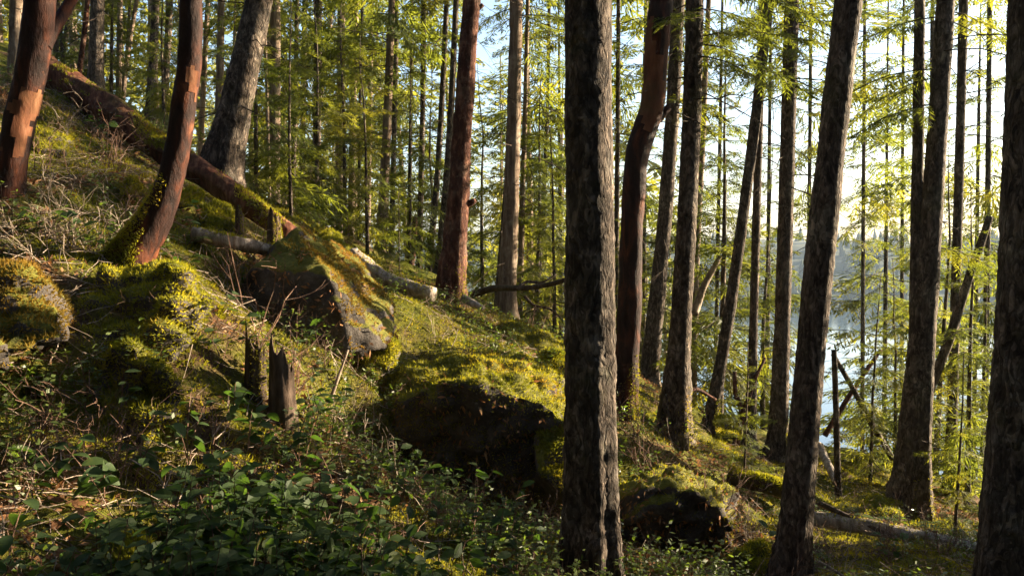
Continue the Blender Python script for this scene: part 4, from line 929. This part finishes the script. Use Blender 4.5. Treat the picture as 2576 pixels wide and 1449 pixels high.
# unseen young firs added beyond the right edge to shade the foreground
SL = 1 / math.tan(SUN_AZ)
SH = [(6.5, 2.7, 'sap2', 0.95), (6.5, 3.6, 'sap2', 0.9), (6.6, 4.5, 'sap2', 0.66), (6.6, 5.3, 'sap2', 0.8), (8.0, 2.7, 'sap3', 0.95), (8.1, 3.6, 'sap3', 0.95), (8.0, 4.5, 'sap3', 0.66), (8.2, 5.7, 'sap3', 0.9),
      (11.0, 2.8, 'sap3', 1.15), (11.0, 3.8, 'sap3', 1.15), (11.2, 4.7, 'sap3', 0.8), (11.0, 5.9, 'sap3', 1.0), (5.2, 2.6, 'sap1', 0.95),
      (6.5, 4.15, 'sap3', 0.95), (8.0, 4.0, 'sap3', 1.1), (11.0, 4.0, 'sap3', 1.35), (9.5, 3.5, 'sap3', 1.25), (6.5, 5.8, 'sap3', 0.9), (8.0, 5.9, 'sap3', 1.1), (9.5, 6.0, 'sap3', 1.2), (11.0, 5.8, 'sap3', 1.35), (12.5, 6.2, 'sap3', 1.4),
      (7.0, 6.0, 'sap1', 0.8)]
SH = [(x, SL * x + s_, cr, sc) for x, s_, cr, sc in SH]
mb = MB()
for i, (x, y, cr, sc) in enumerate(SH):
    me = CROWN[cr]; v = np.empty(len(me.vertices) * 3, np.float32); me.vertices.foreach_get('co', v); v = v.reshape(-1, 3).astype(float) * sc
    l = np.empty(len(me.loops), np.int32); me.loops.foreach_get('vertex_index', l); c, s_ = math.cos(i * 1.3), math.sin(i * 1.3)
    z = H(x, y); mb.add(*thin(np.stack([v[:, 0] * c - v[:, 1] * s_, v[:, 0] * s_ + v[:, 1] * c, v[:, 2]], -1) + (x, y, z), l.reshape(-1, 4), 0.3, 1.7, _rg), 0)
    mb.tube(np.array([(x, y, z - 0.2), (x, y, z + 0.9 * v[:, 2].max())]), [0.05, 0.008], 7, 1)
o = obj('shade_fir_thicket', mb.mesh('shade_fir_thicket', [M['needle'], M['fir2']]), kind='stuff'); o['label'] = 'thicket of unseen young firs added beyond the right edge to shade the slope'; o['category'] = 'thicket'

# the wood further off reads as one mass
rg = np.random.default_rng(77); FAR = [crown_mesh('tmp_crown', 200 + k, 1.2 + 1.2 * k, 17, 2.9, 60, prof_tall, False, 4, (1, 6), needle='needle_far') for k in range(4)]
FV = []
for me in FAR:
    v = np.empty(len(me.vertices) * 3, np.float32); me.vertices.foreach_get('co', v)
    l = np.empty(len(me.loops), np.int32); me.loops.foreach_get('vertex_index', l)
    q = np.array([p.loop_total for p in me.polygons]); mi = np.empty(len(me.polygons), np.int32); me.polygons.foreach_get('material_index', mi)
    FV.append((v.reshape(-1, 3).astype(float), l.reshape(-1, 4), mi)) if (q == 4).all() else FV.append(None)
mb = MB(); cnt = 0
while cnt < 85:
    a = rg.uniform(-0.78, 0.72); Y = rg.uniform(26, 62); x = a * Y
    dens = 1.0 if a < -0.15 else (0.5 if a < 0.2 else 0.12)
    if rg.random() > dens: continue
    z = H(x, Y)
    if z < LAKE_Z + 1: continue
    f = FV[rg.integers(4)]; sc = rg.uniform(0.75, 1.25); an = rg.random() * 6.28; c, s = math.cos(an), math.sin(an)
    V = f[0] * sc; V = np.stack([V[:, 0] * c - V[:, 1] * s, V[:, 0] * s + V[:, 1] * c, V[:, 2]], -1) + (x, Y, z)
    mb.add(*thin(V, f[1][f[2] == 0], 0.5, 1.35, rg), 0); mb.add(*thin(V, f[1][f[2] == 1], 1.0, 1.0, rg), 1)
    mb.tube(np.array([(x, Y, z - 0.3), (x + rg.normal(0, 0.5), Y, z + 16 * sc)]), [rg.uniform(0.10, 0.26), 0.03], 7, 2)
    cnt += 1
o = obj('distant_forest', mb.mesh('distant_forest', [M['needle_far'], M['darkwood'], M['pale']]), kind='stuff'); o['label'] = 'hazy green conifer wood filling the background behind the trunks'; o['category'] = 'forest'
# unseen rest of the wood, added uphill and behind the viewer to block skylight
mb = MB(); cnt = 0
while cnt < 170:
    az = math.radians(rg.uniform(94, 322)); rad = 4.0 + 24 * rg.random() ** 0.9; x, y = math.sin(az) * rad, math.cos(az) * rad
    if y > 1 and x > -1.0 * y - 3: continue
    if cnt >= 146:                                 # unseen trees added downhill on the right to block the low sun
        x = rg.uniform(5.5, 17); y = SL * x + rg.uniform(-8.0, 1.2)
        if cnt < 151: x = (7.5, 10, 13, 16, 8.6)[cnt - 146]; y = SL * x + (2.3, 2.0, 2.4, 1.6, 0.5)[cnt - 146]
    z = H(x, y); f = FV[rg.integers(4)]; sc = rg.uniform(0.8, 1.2); an = rg.random() * 6.28; c, s = math.cos(an), math.sin(an)
    V = f[0] * sc; V = np.stack([V[:, 0] * c - V[:, 1] * s, V[:, 0] * s + V[:, 1] * c, V[:, 2]], -1) + (x, y, z)
    mb.add(*thin(V, f[1][f[2] == 0], 0.25, 1.9, rg), 0); mb.add(*thin(V, f[1][f[2] == 1], 0.3, 1.0, rg), 1)
    mb.tube(np.array([(x, y, z - 0.3), (x + rg.normal(0, 0.3), y, z + 16 * sc)]), [0.17 * sc, 0.03], 7, 2)
    cnt += 1
o = obj('unseen_shade_forest', mb.mesh('unseen_shade_forest', [M['needle_low_bounce'], M['darkwood'], M['fir2']]), kind='stuff'); o['label'] = 'unseen conifer wood added uphill and behind the viewer to deepen the shade'; o['category'] = 'forest'
for me in FAR: bpy.data.meshes.remove(me)
# ------------------------------------------------------------------ ground moss, litter, undergrowth (uncountable)
rg = np.random.default_rng(31)
def ground_pts(n, ymin=2.8, ymax=13.0, amin=-0.7, amax=0.68, pw=1.0):
    Y = ymin + (ymax - ymin) * rg.random(n) ** pw; a = rg.uniform(amin, amax, n); x = a * Y
    z = H(x, Y); e = 0.05
    nx_ = -(H(x + e, Y) - z) / e; ny_ = -(H(x, Y + e) - z) / e
    nn = np.stack([nx_, ny_, np.ones(n)], -1); nn /= np.linalg.norm(nn, axis=1)[:, None]
    return np.stack([x, Y, z], -1), nn
def mossmask(p): return fbm(p * np.array([0.9, 0.9, 0]), 3, 77) * 1.2 + 0.35 * np.clip((p[:, 1] - 6.5) / 2, -1, 1) + 0.9 * np.exp(-((p[:, 0] + 0.2) / 1.4) ** 2 - ((p[:, 1] - 9.2) / 1.4) ** 2) + 0.5 * np.exp(-((p[:, 0] + 3.8) / 1.3) ** 2 - ((p[:, 1] - 8.4) / 1.3) ** 2)
p, nn = ground_pts(200000, pw=0.8)
k = mossmask(p) + rg.normal(0, 0.12, len(p)) > 0.0
V, T = moss_blades(p[k], nn[k], rg, 0.02, 0.06, 0.012, 0.6)
o = obj('ground_moss', mesh_np('ground_moss', V, [T], [M['moss']]), kind='stuff'); o['label'] = 'yellow green moss carpet over the slope'; o['category'] = 'moss'
k = (~k) & (rg.random(len(p)) < 0.35)
q = p[k]; n = len(q)
d = rg.normal(0, 1, (n, 3)); d[:, 2] = np.abs(d[:, 2]) * 0.35; d /= np.linalg.norm(d, axis=1)[:, None]
V, Q = rhombi(q + (0, 0, 0.012), d, np.tile([0.1, 0, 1.0], (n, 1)) + rg.normal(0, 0.5, (n, 3)), rg.uniform(0.03, 0.08, n), rg.uniform(0.012, 0.035, n))
o = obj('leaf_litter', mesh_np('leaf_litter', V, [Q], [M['litter_leaf']]), kind='stuff'); o['label'] = 'brown dead leaves and needles strewn over the slope'; o['category'] = 'litter'
# little twigs lying about
mb = MB(); tp, tn = ground_pts(5000, 2.9, 11.5)
for c, n_ in zip(tp, tn):
    d = rg.normal(0, 1, 3); d -= n_ * d.dot(n_) * 0.85; d /= np.linalg.norm(d); L = rg.uniform(0.12, 0.5)
    t = np.linspace(-0.5, 0.5, 4)[:, None]; pts = c + n_ * rg.uniform(0.01, 0.08) + d * t * L + rg.normal(0, 0.025, (4, 3)) * L
    mb.tube(pts, np.linspace(1, 0.4, 4) * rg.uniform(0.002, 0.0045), 3, 0, cap=False)
o = obj('fallen_twigs_litter', mb.mesh('twig_litter', [M['deadwood']]), kind='stuff'); o.name = 'twig_litter'; o['label'] = 'fine dead twigs scattered over the forest floor'; o['category'] = 'twigs'
# low leafy ground cover
gp, gn = ground_pts(14000, 2.9, 12.0)
gm = fbm(gp * np.array([1.1, 1.1, 0]), 3, 55) - 0.2 * np.clip((gp[:, 1] - 7) / 3, -1, 1) - 0.25 * np.clip(gp[:, 0] + 0.5, 0, 1)
gp = gp[gm > 0.05]; gn = gn[gm > 0.05]
Pn, Dn, Nn, Ln, Wn = [], [], [], [], []; mb = MB()
for c, n_ in zip(gp, gn):
    hgt = rg.uniform(0.08, 0.28); tip = c + n_ * hgt * 0.5 + np.array([0, 0, hgt * 0.6]) + rg.normal(0, 0.05, 3)
    mb.tube(np.array([c, (c + tip) / 2 + rg.normal(0, 0.015, 3), tip]), [0.0025, 0.002, 0.001], 3, 1, cap=False)
    for j in range(rg.integers(6, 12)):
        f = rg.uniform(0.25, 1.0); d = rg.normal(0, 1, 3); d[2] = rg.uniform(-0.2, 0.5); d /= np.linalg.norm(d)
        Pn.append(c + (tip - c) * f); Dn.append(d); m_ = np.array([0.2, -0.1, 1.0]) + rg.normal(0, 0.45, 3); Nn.append(m_ / np.linalg.norm(m_)); Ln.append(rg.uniform(0.025, 0.055)); Wn.append(rg.uniform(0.014, 0.026))
V, Q = rhombi(np.array(Pn), np.array(Dn), np.array(Nn), np.array(Ln), np.array(Wn)); mb.add(V, Q, 0)
o = obj('undergrowth', mb.mesh('undergrowth', [M['leaf2'], M['twig']]), kind='stuff'); o['label'] = 'low small leaved ground cover on the shaded slope'; o['category'] = 'undergrowth'

# shaded broad leaved thicket
bp, bn = ground_pts(5200, 2.9, 7.5, -0.68, 0.12)
bmk = fbm(bp * np.array([0.8, 0.8, 0]), 3, 155) - 0.5 * np.clip(bp[:, 0] + 0.2, 0, 1.5) - 0.35 * np.clip((bp[:, 1] - 5.6) / 1.2, -0.6, 1)
bmk = bmk + rg.normal(0, 0.25, len(bp)); bmk -= 0.35 * np.clip(bp[:, 0] + 1.6, 0, 1); bp = bp[bmk > 0.66]; bn = bn[bmk > 0.66]; Pn, Dn, Nn, Ln, Wn = [], [], [], [], []; mb = MB()
for c, n_ in zip(bp, bn):
    hgt = rg.uniform(0.12, 0.38); tip = c + n_ * hgt * 0.5 + np.array([0, 0, hgt * 0.6]) + rg.normal(0, 0.07, 3)
    mb.tube(np.array([c, (c + tip) / 2 + rg.normal(0, 0.02, 3), tip]), [0.003, 0.0025, 0.0015], 3, 1, cap=False)
    for j in range(rg.integers(4, 8)):
        f = rg.uniform(0.45, 1.0); d = rg.normal(0, 1, 3); d[2] = rg.uniform(-0.3, 0.4); d /= np.linalg.norm(d)
        Pn.append(c + (tip - c) * f); Dn.append(d); m_ = np.array([0.15, -0.15, 1.0]) + rg.normal(0, 0.4, 3); Nn.append(m_ / np.linalg.norm(m_)); sz = rg.uniform(0.55, 1.45); Ln.append(0.075 * sz); Wn.append(rg.uniform(0.036, 0.046) * sz)
Pn, Dn, Nn, Ln, Wn = map(np.array, (Pn, Dn, Nn, Ln, Wn)); sd = np.cross(Dn, Nn); sd /= np.linalg.norm(sd, axis=1)[:, None]
up = np.cross(sd, Dn); prof = [(0, 0, 0), (0.25, 0.8, 0.12), (0.6, 0.95, 0.12), (1.0, 0, -0.12)]
LV = np.stack([Pn + Dn * (a * Ln)[:, None] + sd * (s_ * b * Wn * 0.5)[:, None] + up * (z * Wn)[:, None] for a, b, z in prof for s_ in ((1, -1) if b else (1,))], 1)
LV = np.concatenate([LV, (Pn + Dn * (0.45 * Ln)[:, None])[:, None]], 1)      # 0 base,1 r1,2 l1,3 r2,4 l2,5 tip,6 mid
n = len(Pn); off = (np.arange(n) * 7)[:, None, None]
mb.add(LV.reshape(-1, 3), (np.array([[0, 1, 6], [0, 6, 2], [1, 3, 6], [2, 6, 4], [3, 5, 6], [4, 6, 5]])[None] + off).reshape(-1, 3), 0)
o = obj('salal_thicket', mb.mesh('salal_thicket', [M['leaf'], M['twig']]), kind='stuff'); o['label'] = 'dark thicket of broad leaved ground cover on the lower left'; o['category'] = 'undergrowth'

# ------------------------------------------------------------------ salal plants with broad leaves
def leaf_mesh(name, L, Wd, fold, curl, seed):
    t = np.array([0, 0.12, 0.32, 0.55, 0.78, 0.93, 1.0]); wv = np.array([0.05, 0.55, 0.95, 1.0, 0.72, 0.3, 0.0]) * Wd * 0.5
    V = []
    for a, b in zip(t, wv):
        z = -curl * a * a * L
        V += [(a * L, -b, z + fold * b), (a * L, 0, z), (a * L, b, z + fold * b)]
    Q = []
    for i in range(6):
        for j in (0, 1): Q.append((3 * i + j, 3 * i + j + 1, 3 * i + 4 + j, 3 * i + 3 + j))
    return mesh_np(name, V, [Q], [M['leaf']], smooth=True)
LEAF = [leaf_mesh('leaf', 0.075, 0.048, 0.35, 0.25, 1), leaf_mesh('leaf', 0.065, 0.044, 0.15, 0.45, 2), leaf_mesh('leaf', 0.085, 0.05, 0.5, 0.1, 3)]
SALAL = [
 ('salal sprig with big leaves at the left edge near the bottom', 15, 1350, 3.3, 9, 1.0), ('salal clump below the squat boulder, right side', 470, 1010, 4.6, 16, 1.0),
 ('salal clump left of the mossy tipped stump', 570, 1000, 5.0, 18, 1.0), ('salal clump in front of the mossy tipped stump', 620, 1050, 4.9, 16, 1.0),
 ('sunlit salal rosette in the middle of the shaded lower left', 520, 1190, 4.3, 14, 1.05), ('bright salal shoot right of the sunlit rosette', 600, 1195, 4.4, 12, 1.0),
 ('salal shoot under the split brown stump', 730, 1110, 5.0, 14, 1.0), ('salal plant leaning over dark hollow under the split stump', 760, 1180, 4.9, 14, 1.0),
 ('dim salal plant at the left in deep shade', 150, 1140, 4.0, 14, 1.0), ('salal plant below the overhanging ledge at left', 90, 960, 4.6, 14, 1.0),
 ('dim salal patch in the middle left shade', 260, 1200, 4.0, 16, 1.0), ('salal leaves near the bottom left moss lump', 420, 1330, 3.6, 14, 1.0),
 ('salal plant with leaves hanging at the bottom, left of centre', 660, 1400, 4.0, 14, 1.0), ('bright salal cluster left of the twiggy centre bush', 850, 1240, 4.8, 14, 1.0),
 ('pale leaved salal shoot in front of the dark outcrop', 960, 1240, 5.2, 12, 1.0), ('salal shoot left of the pinkish twig tangle, upper one', 1025, 1215, 5.3, 10, 1.0),
 ('salal tuft right of the pinkish twig tangle', 1200, 1290, 5.2, 12, 1.0), ('small salal pair high on the dark outcrop face', 1200, 1195, 5.9, 7, 0.9),
 ('salal pair on the outcrop beside the mossy hummock', 1290, 1250, 5.8, 8, 0.9), ('sunlit salal leaves at the bottom left of centre', 800, 1320, 4.5, 16, 1.0),
 ('salal leaves among red litter at the bottom', 900, 1370, 4.5, 14, 1.0), ('salal seedling at the very bottom in front of litter', 960, 1440, 4.2, 12, 1.0),
 ('sunny salal patch at the bottom, left of red litter', 760, 1400, 4.2, 16, 1.0), ('salal shoot between bottom litter and pinkish twigs', 1060, 1330, 4.9, 10, 0.95),
 ('salal plant in the lower right beside the bright topped boulder', 1960, 1330, 7.2, 12, 1.1), ('salal leaves lit yellow before the pale grey log', 2240, 1400, 7.2, 14, 1.1),
 ('salal in shade beside the bottom edge, left third', 560, 1440, 3.7, 14, 1.0), ('salal at mid left between twigs and squat boulder', 560, 930, 5.5, 12, 0.95),
 ('salal shoots just under the dark arbutus base', 460, 640, 6.4, 14, 1.0), ('salal beside the leftmost arbutus foot', 110, 560, 6.2, 12, 1.0),
 ('salal bush on the slope between the two leaning arbutuses', 230, 590, 6.3, 14, 1.0), ('salal under the red rotten log', 250, 300, 9.3, 10, 1.2),
 ('salal plant at the bottom left corner', 60, 1440, 3.2, 12, 0.9), ('salal spray in dark shade left of bottom centre', 330, 1290, 3.7, 14, 1.0),
 ('dark salal along the lower left slope under squat boulder', 330, 1110, 4.3, 16, 1.0), ('salal by the foot of split brown stump, right side', 800, 1060, 5.6, 12, 0.95),
]
def salal(label, u, v, Y, nl, sc, seed):
    rg = np.random.default_rng(seed + 400)
    tgt = P(u, v, Y); gz = H(tgt[0], tgt[1]); hgt = float(np.clip(tgt[2] - gz + 0.10, 0.30, 0.5)); base = np.array([tgt[0], tgt[1], gz - 0.03])
    root = thing('salal_plant', label, 'plant', base, group='broad leaved plants on the slope')
    nst = 3 if nl > 9 else 2
    for s in range(nst):
        az = rg.random() * 6.28; out = rg.uniform(0.08, 0.22)
        end = np.array([math.cos(az) * out, math.sin(az) * out - 0.04, hgt * rg.uniform(0.75, 1.15)])
        pts = smooth_path(np.array([(0, 0, 0), end * (0.3, 0.3, 0.55), end]) + rg.normal(0, 0.012, (3, 3)) * [[0], [1], [1]], 8)
        mb = MB(); mb.tube(pts, np.linspace(0.004, 0.0018, 8), 4); st = obj('stem', mb.mesh('stem', [M['twig']]), root)
        k = nl // nst
        for j in range(k):
            f = 0.35 + 0.65 * (j + 0.5) / k; c = np.array([np.interp(f * 7, np.arange(8), pts[:, a]) for a in range(3)])
            o = obj('leaf', LEAF[rg.integers(3)], st, c)
            o.rotation_euler = (rg.normal(0, 0.4), rg.uniform(-0.5, 0.5), az + (1.3 if j % 2 else -1.3) + rg.normal(0, 0.5) if j < k - 1 else az)
            z = sc * rg.uniform(0.9, 1.5); o.scale = (z, z, z)
for i, (lb, u, v, Y, nl, sc) in enumerate(SALAL): salal(lb, u, v, Y, nl, sc, i)

# ------------------------------------------------------------------ bare twiggy huckleberry bushes
def twig_tree(mb, rg, p, d, L, r, depth):
    n = 5; pts = [p]
    for i in range(n - 1):
        d = d + rg.normal(0, 0.16, 3) + np.array([0, 0, 0.03]); d = d / np.linalg.norm(d); pts.append(pts[-1] + d * L / (n - 1))
    pts = np.array(pts); mb.tube(pts, np.linspace(r, r * 0.6, n), 4 if depth > 1 else 3, 0, cap=False)
    if depth <= 0: return
    for k in range(rg.integers(2, 4)):
        i = rg.integers(1, n); a = rg.normal(0, 1, 3); a -= d * a.dot(d); a /= np.linalg.norm(a) + 1e-9
        dd = d * 0.75 + a * rg.uniform(0.5, 0.9); twig_tree(mb, rg, pts[i], dd / np.linalg.norm(dd), L * rg.uniform(0.5, 0.8), r * 0.6, depth - 1)
BUSH = [
 ('pinkish bare twig tangle in front of the dark outcrop', 1110, 1330, 5.2, 0.42, 5, 'twig'), ('red twisted bare bush at the left foot of thickest trunk', 1360, 1400, 5.7, 0.4, 6, 'twig'),
 ('bare twig bush growing over the split brown stump', 730, 930, 5.9, 0.5, 7, 'twig'), ('spreading bare twigs below the pyramid boulder', 860, 960, 6.4, 0.5, 7, 'deadwood'),
 ('bare twigs hanging left of the dark outcrop', 930, 1090, 6.0, 0.5, 7, 'deadwood'), ('tall slender bare stems left of the pyramid boulder', 600, 730, 6.9, 0.95, 3, 'twig'),
 ('tall bare shoots above the upright mossy slab', 640, 820, 6.2, 0.85, 3, 'twig'), ('bare twigs on the sunny slope under the leftmost arbutus', 130, 560, 6.6, 0.45, 7, 'deadwood'),
 ('pale bare brush left of the dark arbutus base', 210, 600, 6.2, 0.5, 8, 'deadwood'), ('pale bare brush right of the leftmost arbutus foot', 70, 640, 5.8, 0.45, 7, 'deadwood'),
 ('thin brush above the squat mossy boulder', 300, 580, 6.6, 0.45, 7, 'deadwood'), ('white bare twigs in front of the rotten log', 170, 400, 8.6, 0.5, 5, 'deadwood'),
 ('brush below the middle of rotten log', 290, 430, 8.6, 0.5, 7, 'twig'), ('upright bare shoots by the end of the rotten log', 640, 560, 8.3, 0.8, 5, 'twig'),
 ('brown brush in the shade at middle left', 260, 1080, 4.2, 0.42, 7, 'twig'), ('brown brush beneath the overhanging ledge', 110, 1080, 4.2, 0.42, 7, 'twig'),
 ('pale forked twig at the far left in shade', 50, 1140, 3.8, 0.3, 2, 'deadwood'), ('bare dead brush right of the thickest trunk, upper', 1640, 1090, 8.4, 0.6, 8, 'twig'),
 ('long drooping bare twigs right of the thickest trunk', 1800, 1180, 8.0, 0.8, 7, 'twig'), ('bare brush left of big leaning trunk near bottom', 1900, 1260, 7.6, 0.6, 6, 'deadwood'),
 ('bare stalks right of the big leaning trunk near the bottom', 2130, 1440, 6.9, 0.6, 6, 'deadwood'), ('tangle of twigs under the pale grey log', 2250, 1430, 7.4, 0.5, 7, 'twig'),
 ('brush under the right end of pale grey log', 2400, 1440, 7.4, 0.5, 7, 'twig'), ('red litter twigs at the bottom centre', 940, 1420, 4.3, 0.28, 8, 'twig'),
 ('low twigs at the bottom left of the litter patch', 790, 1440, 4.0, 0.3, 6, 'twig'), ('wiry twigs in dark shade at lower left', 480, 1290, 3.9, 0.35, 6, 'twig'),
 ('fine stalks on the moss in front of the red barked tree', 1125, 860, 9.0, 0.55, 3, 'deadwood'), ('brush on the mossy knoll beside the pale log', 1000, 690, 10.6, 0.4, 5, 'twig'),
 ('twigs at the foot of straight pale trunk', 1340, 800, 11.8, 0.5, 6, 'twig'), ('reddish brush below the crooked arbutus', 1600, 1040, 8.8, 0.45, 7, 'twig'),
 ('dry brush on the sunny bank by the crossed poles', 2180, 1180, 12.4, 0.6, 7, 'twig'), ('bare twigs between yellow boulder and short brown log', 560, 640, 7.2, 0.5, 5, 'twig'),
 ('bare brush under the tall moss bank', 130, 470, 7.6, 0.45, 7, 'twig'), ('bare brush below sunny moss hump left of dark arbutus', 330, 540, 7.0, 0.45, 6, 'twig'),
]
for i, (lb, u, v, Y, hgt, ns, mt) in enumerate(BUSH):
    rg = np.random.default_rng(i + 700); b = onground(u, Y, -0.03)
    tv = P(u, v, Y)
    if tv[2] > b[2]: b[2] = min(tv[2], b[2] + 0.25) if False else b[2]
    root = thing('bare_bush', lb, 'bush', b, group='leafless bushes on the slope')
    for s in range(ns):
        mb = MB(); az = rg.random() * 6.28; sp = rg.uniform(0.1, 0.8); d = np.array([math.cos(az) * sp, math.sin(az) * sp, 1.0]); d /= np.linalg.norm(d)
        off = rg.normal(0, 0.07, 3) * (1, 1, 0)
        twig_tree(mb, rg, off, d, hgt * rg.uniform(0.5, 0.75), 0.0045 if hgt < 0.7 else 0.006, 3 if ns > 3 else 2)
        obj('stem', mb.mesh('stem', [M[mt]]), root)

# fine brush too tangled to count
rg = np.random.default_rng(808); mb = MB(); qp, qn = ground_pts(700, 3.0, 11.5)
qm = fbm(qp * np.array([0.8, 0.8, 0]), 3, 303) + 0.25 * (qp[:, 0] > 0.8)
for c in qp[qm > 0.12]:
    for _ in range(2):
        az = rg.random() * 6.28; sp = rg.uniform(0.3, 1.3); d = np.array([math.cos(az) * sp, math.sin(az) * sp, 1.0]); d /= np.linalg.norm(d)
        twig_tree(mb, rg, c + rg.normal(0, 0.05, 3) * (1, 1, 0), d, rg.uniform(0.12, 0.28), rg.uniform(0.002, 0.0035), 2)
o = obj('brushwood', mb.mesh('brushwood', [M['twig']]), kind='stuff'); o['label'] = 'fine leafless brush tangled over the whole slope'; o['category'] = 'brush'

# ------------------------------------------------------------------ ferns
def fern(label, u, Y, sc, seed):
    rg = np.random.default_rng(seed); b = onground(u, Y, -0.02); root = thing('fern', label, 'fern', b, group='ferns on the slope')
    for k in range(9):
        az = k * 0.7 + rg.normal(0, 0.2); L = sc * rg.uniform(0.7, 1.1); n = 16; t = np.linspace(0, 1, n)
        c = np.stack([t * L * 0.85, 0 * t, L * (0.75 * t - 0.75 * t * t) + 0.1 * L * t], -1)
        mb = MB(); mb.tube(c, np.linspace(0.004, 0.001, n), 3, 1, cap=False)
        pn, dn, nn_, ln, wn = [], [], [], [], []
        for i in range(2, n):
            for s in (-1, 1):
                pn.append(c[i]); dn.append(np.array([0.35, s * 0.94, -0.1])); nn_.append(np.array([0, 0.1 * s, 1.0])); ln.append(L * 0.2 * math.sin(math.pi * (0.12 + 0.86 * t[i])) + 0.01); wn.append(L * 0.045)
        V, Q = rhombi(np.array(pn), np.array(dn), np.array(nn_), np.array(ln), np.array(wn)); mb.add(V, Q, 0)
        o = obj('frond', mb.mesh('frond', [M['fern'], M['twig']]), root); o.rotation_euler = (0, 0, az)
for i, (lb, u, Y, sc) in enumerate([('green fern on the ridge left of the slim leaning trunks', 1010, 11.5, 0.6), ('fern beside the foot of dark arbutus', 450, 6.9, 0.45), ('small fern in deep shade at lower left', 340, 3.8, 0.3),
    ('fern at the right of the mossy half buried log', 2020, 8.6, 0.5), ('pale lit fern near the right edge, right of twin trunk', 2430, 9.0, 0.6), ('fern left of the yellow boulder under log', 470, 7.4, 0.4), ('fern at the base of the twin trunk fir', 2220, 9.4, 0.55),
    ('fern on the ridge just behind the pyramid boulder', 900, 11.5, 0.55)]): fern(lb, u, Y, sc, 50 + i)

# ------------------------------------------------------------------ air
m, t, out = mat('haze_air'); pv = N(t, 'ShaderNodeVolumePrincipled'); pv.inputs['Color'].default_value = (0.62, 0.78, 1.0, 1)
pv.inputs['Density'].default_value = 0.00028; pv.inputs['Anisotropy'].default_value = 0.0; t.links.new(pv.outputs[0], out.inputs['Volume'])
x0, x1, y0, y1, z0, z1 = -1050, 1050, -120, 1050, LAKE_Z - 6, 70
Vh = [(x, y, z) for z in (z0, z1) for x, y in ((x0, y0), (x1, y0), (x1, y1), (x0, y1))]
Fh = [(0, 3, 2, 1), (4, 5, 6, 7), (0, 1, 5, 4), (1, 2, 6, 5), (2, 3, 7, 6), (3, 0, 4, 7)]
o = obj('haze', mesh_np('haze', Vh, [Fh], [m]), kind='stuff')
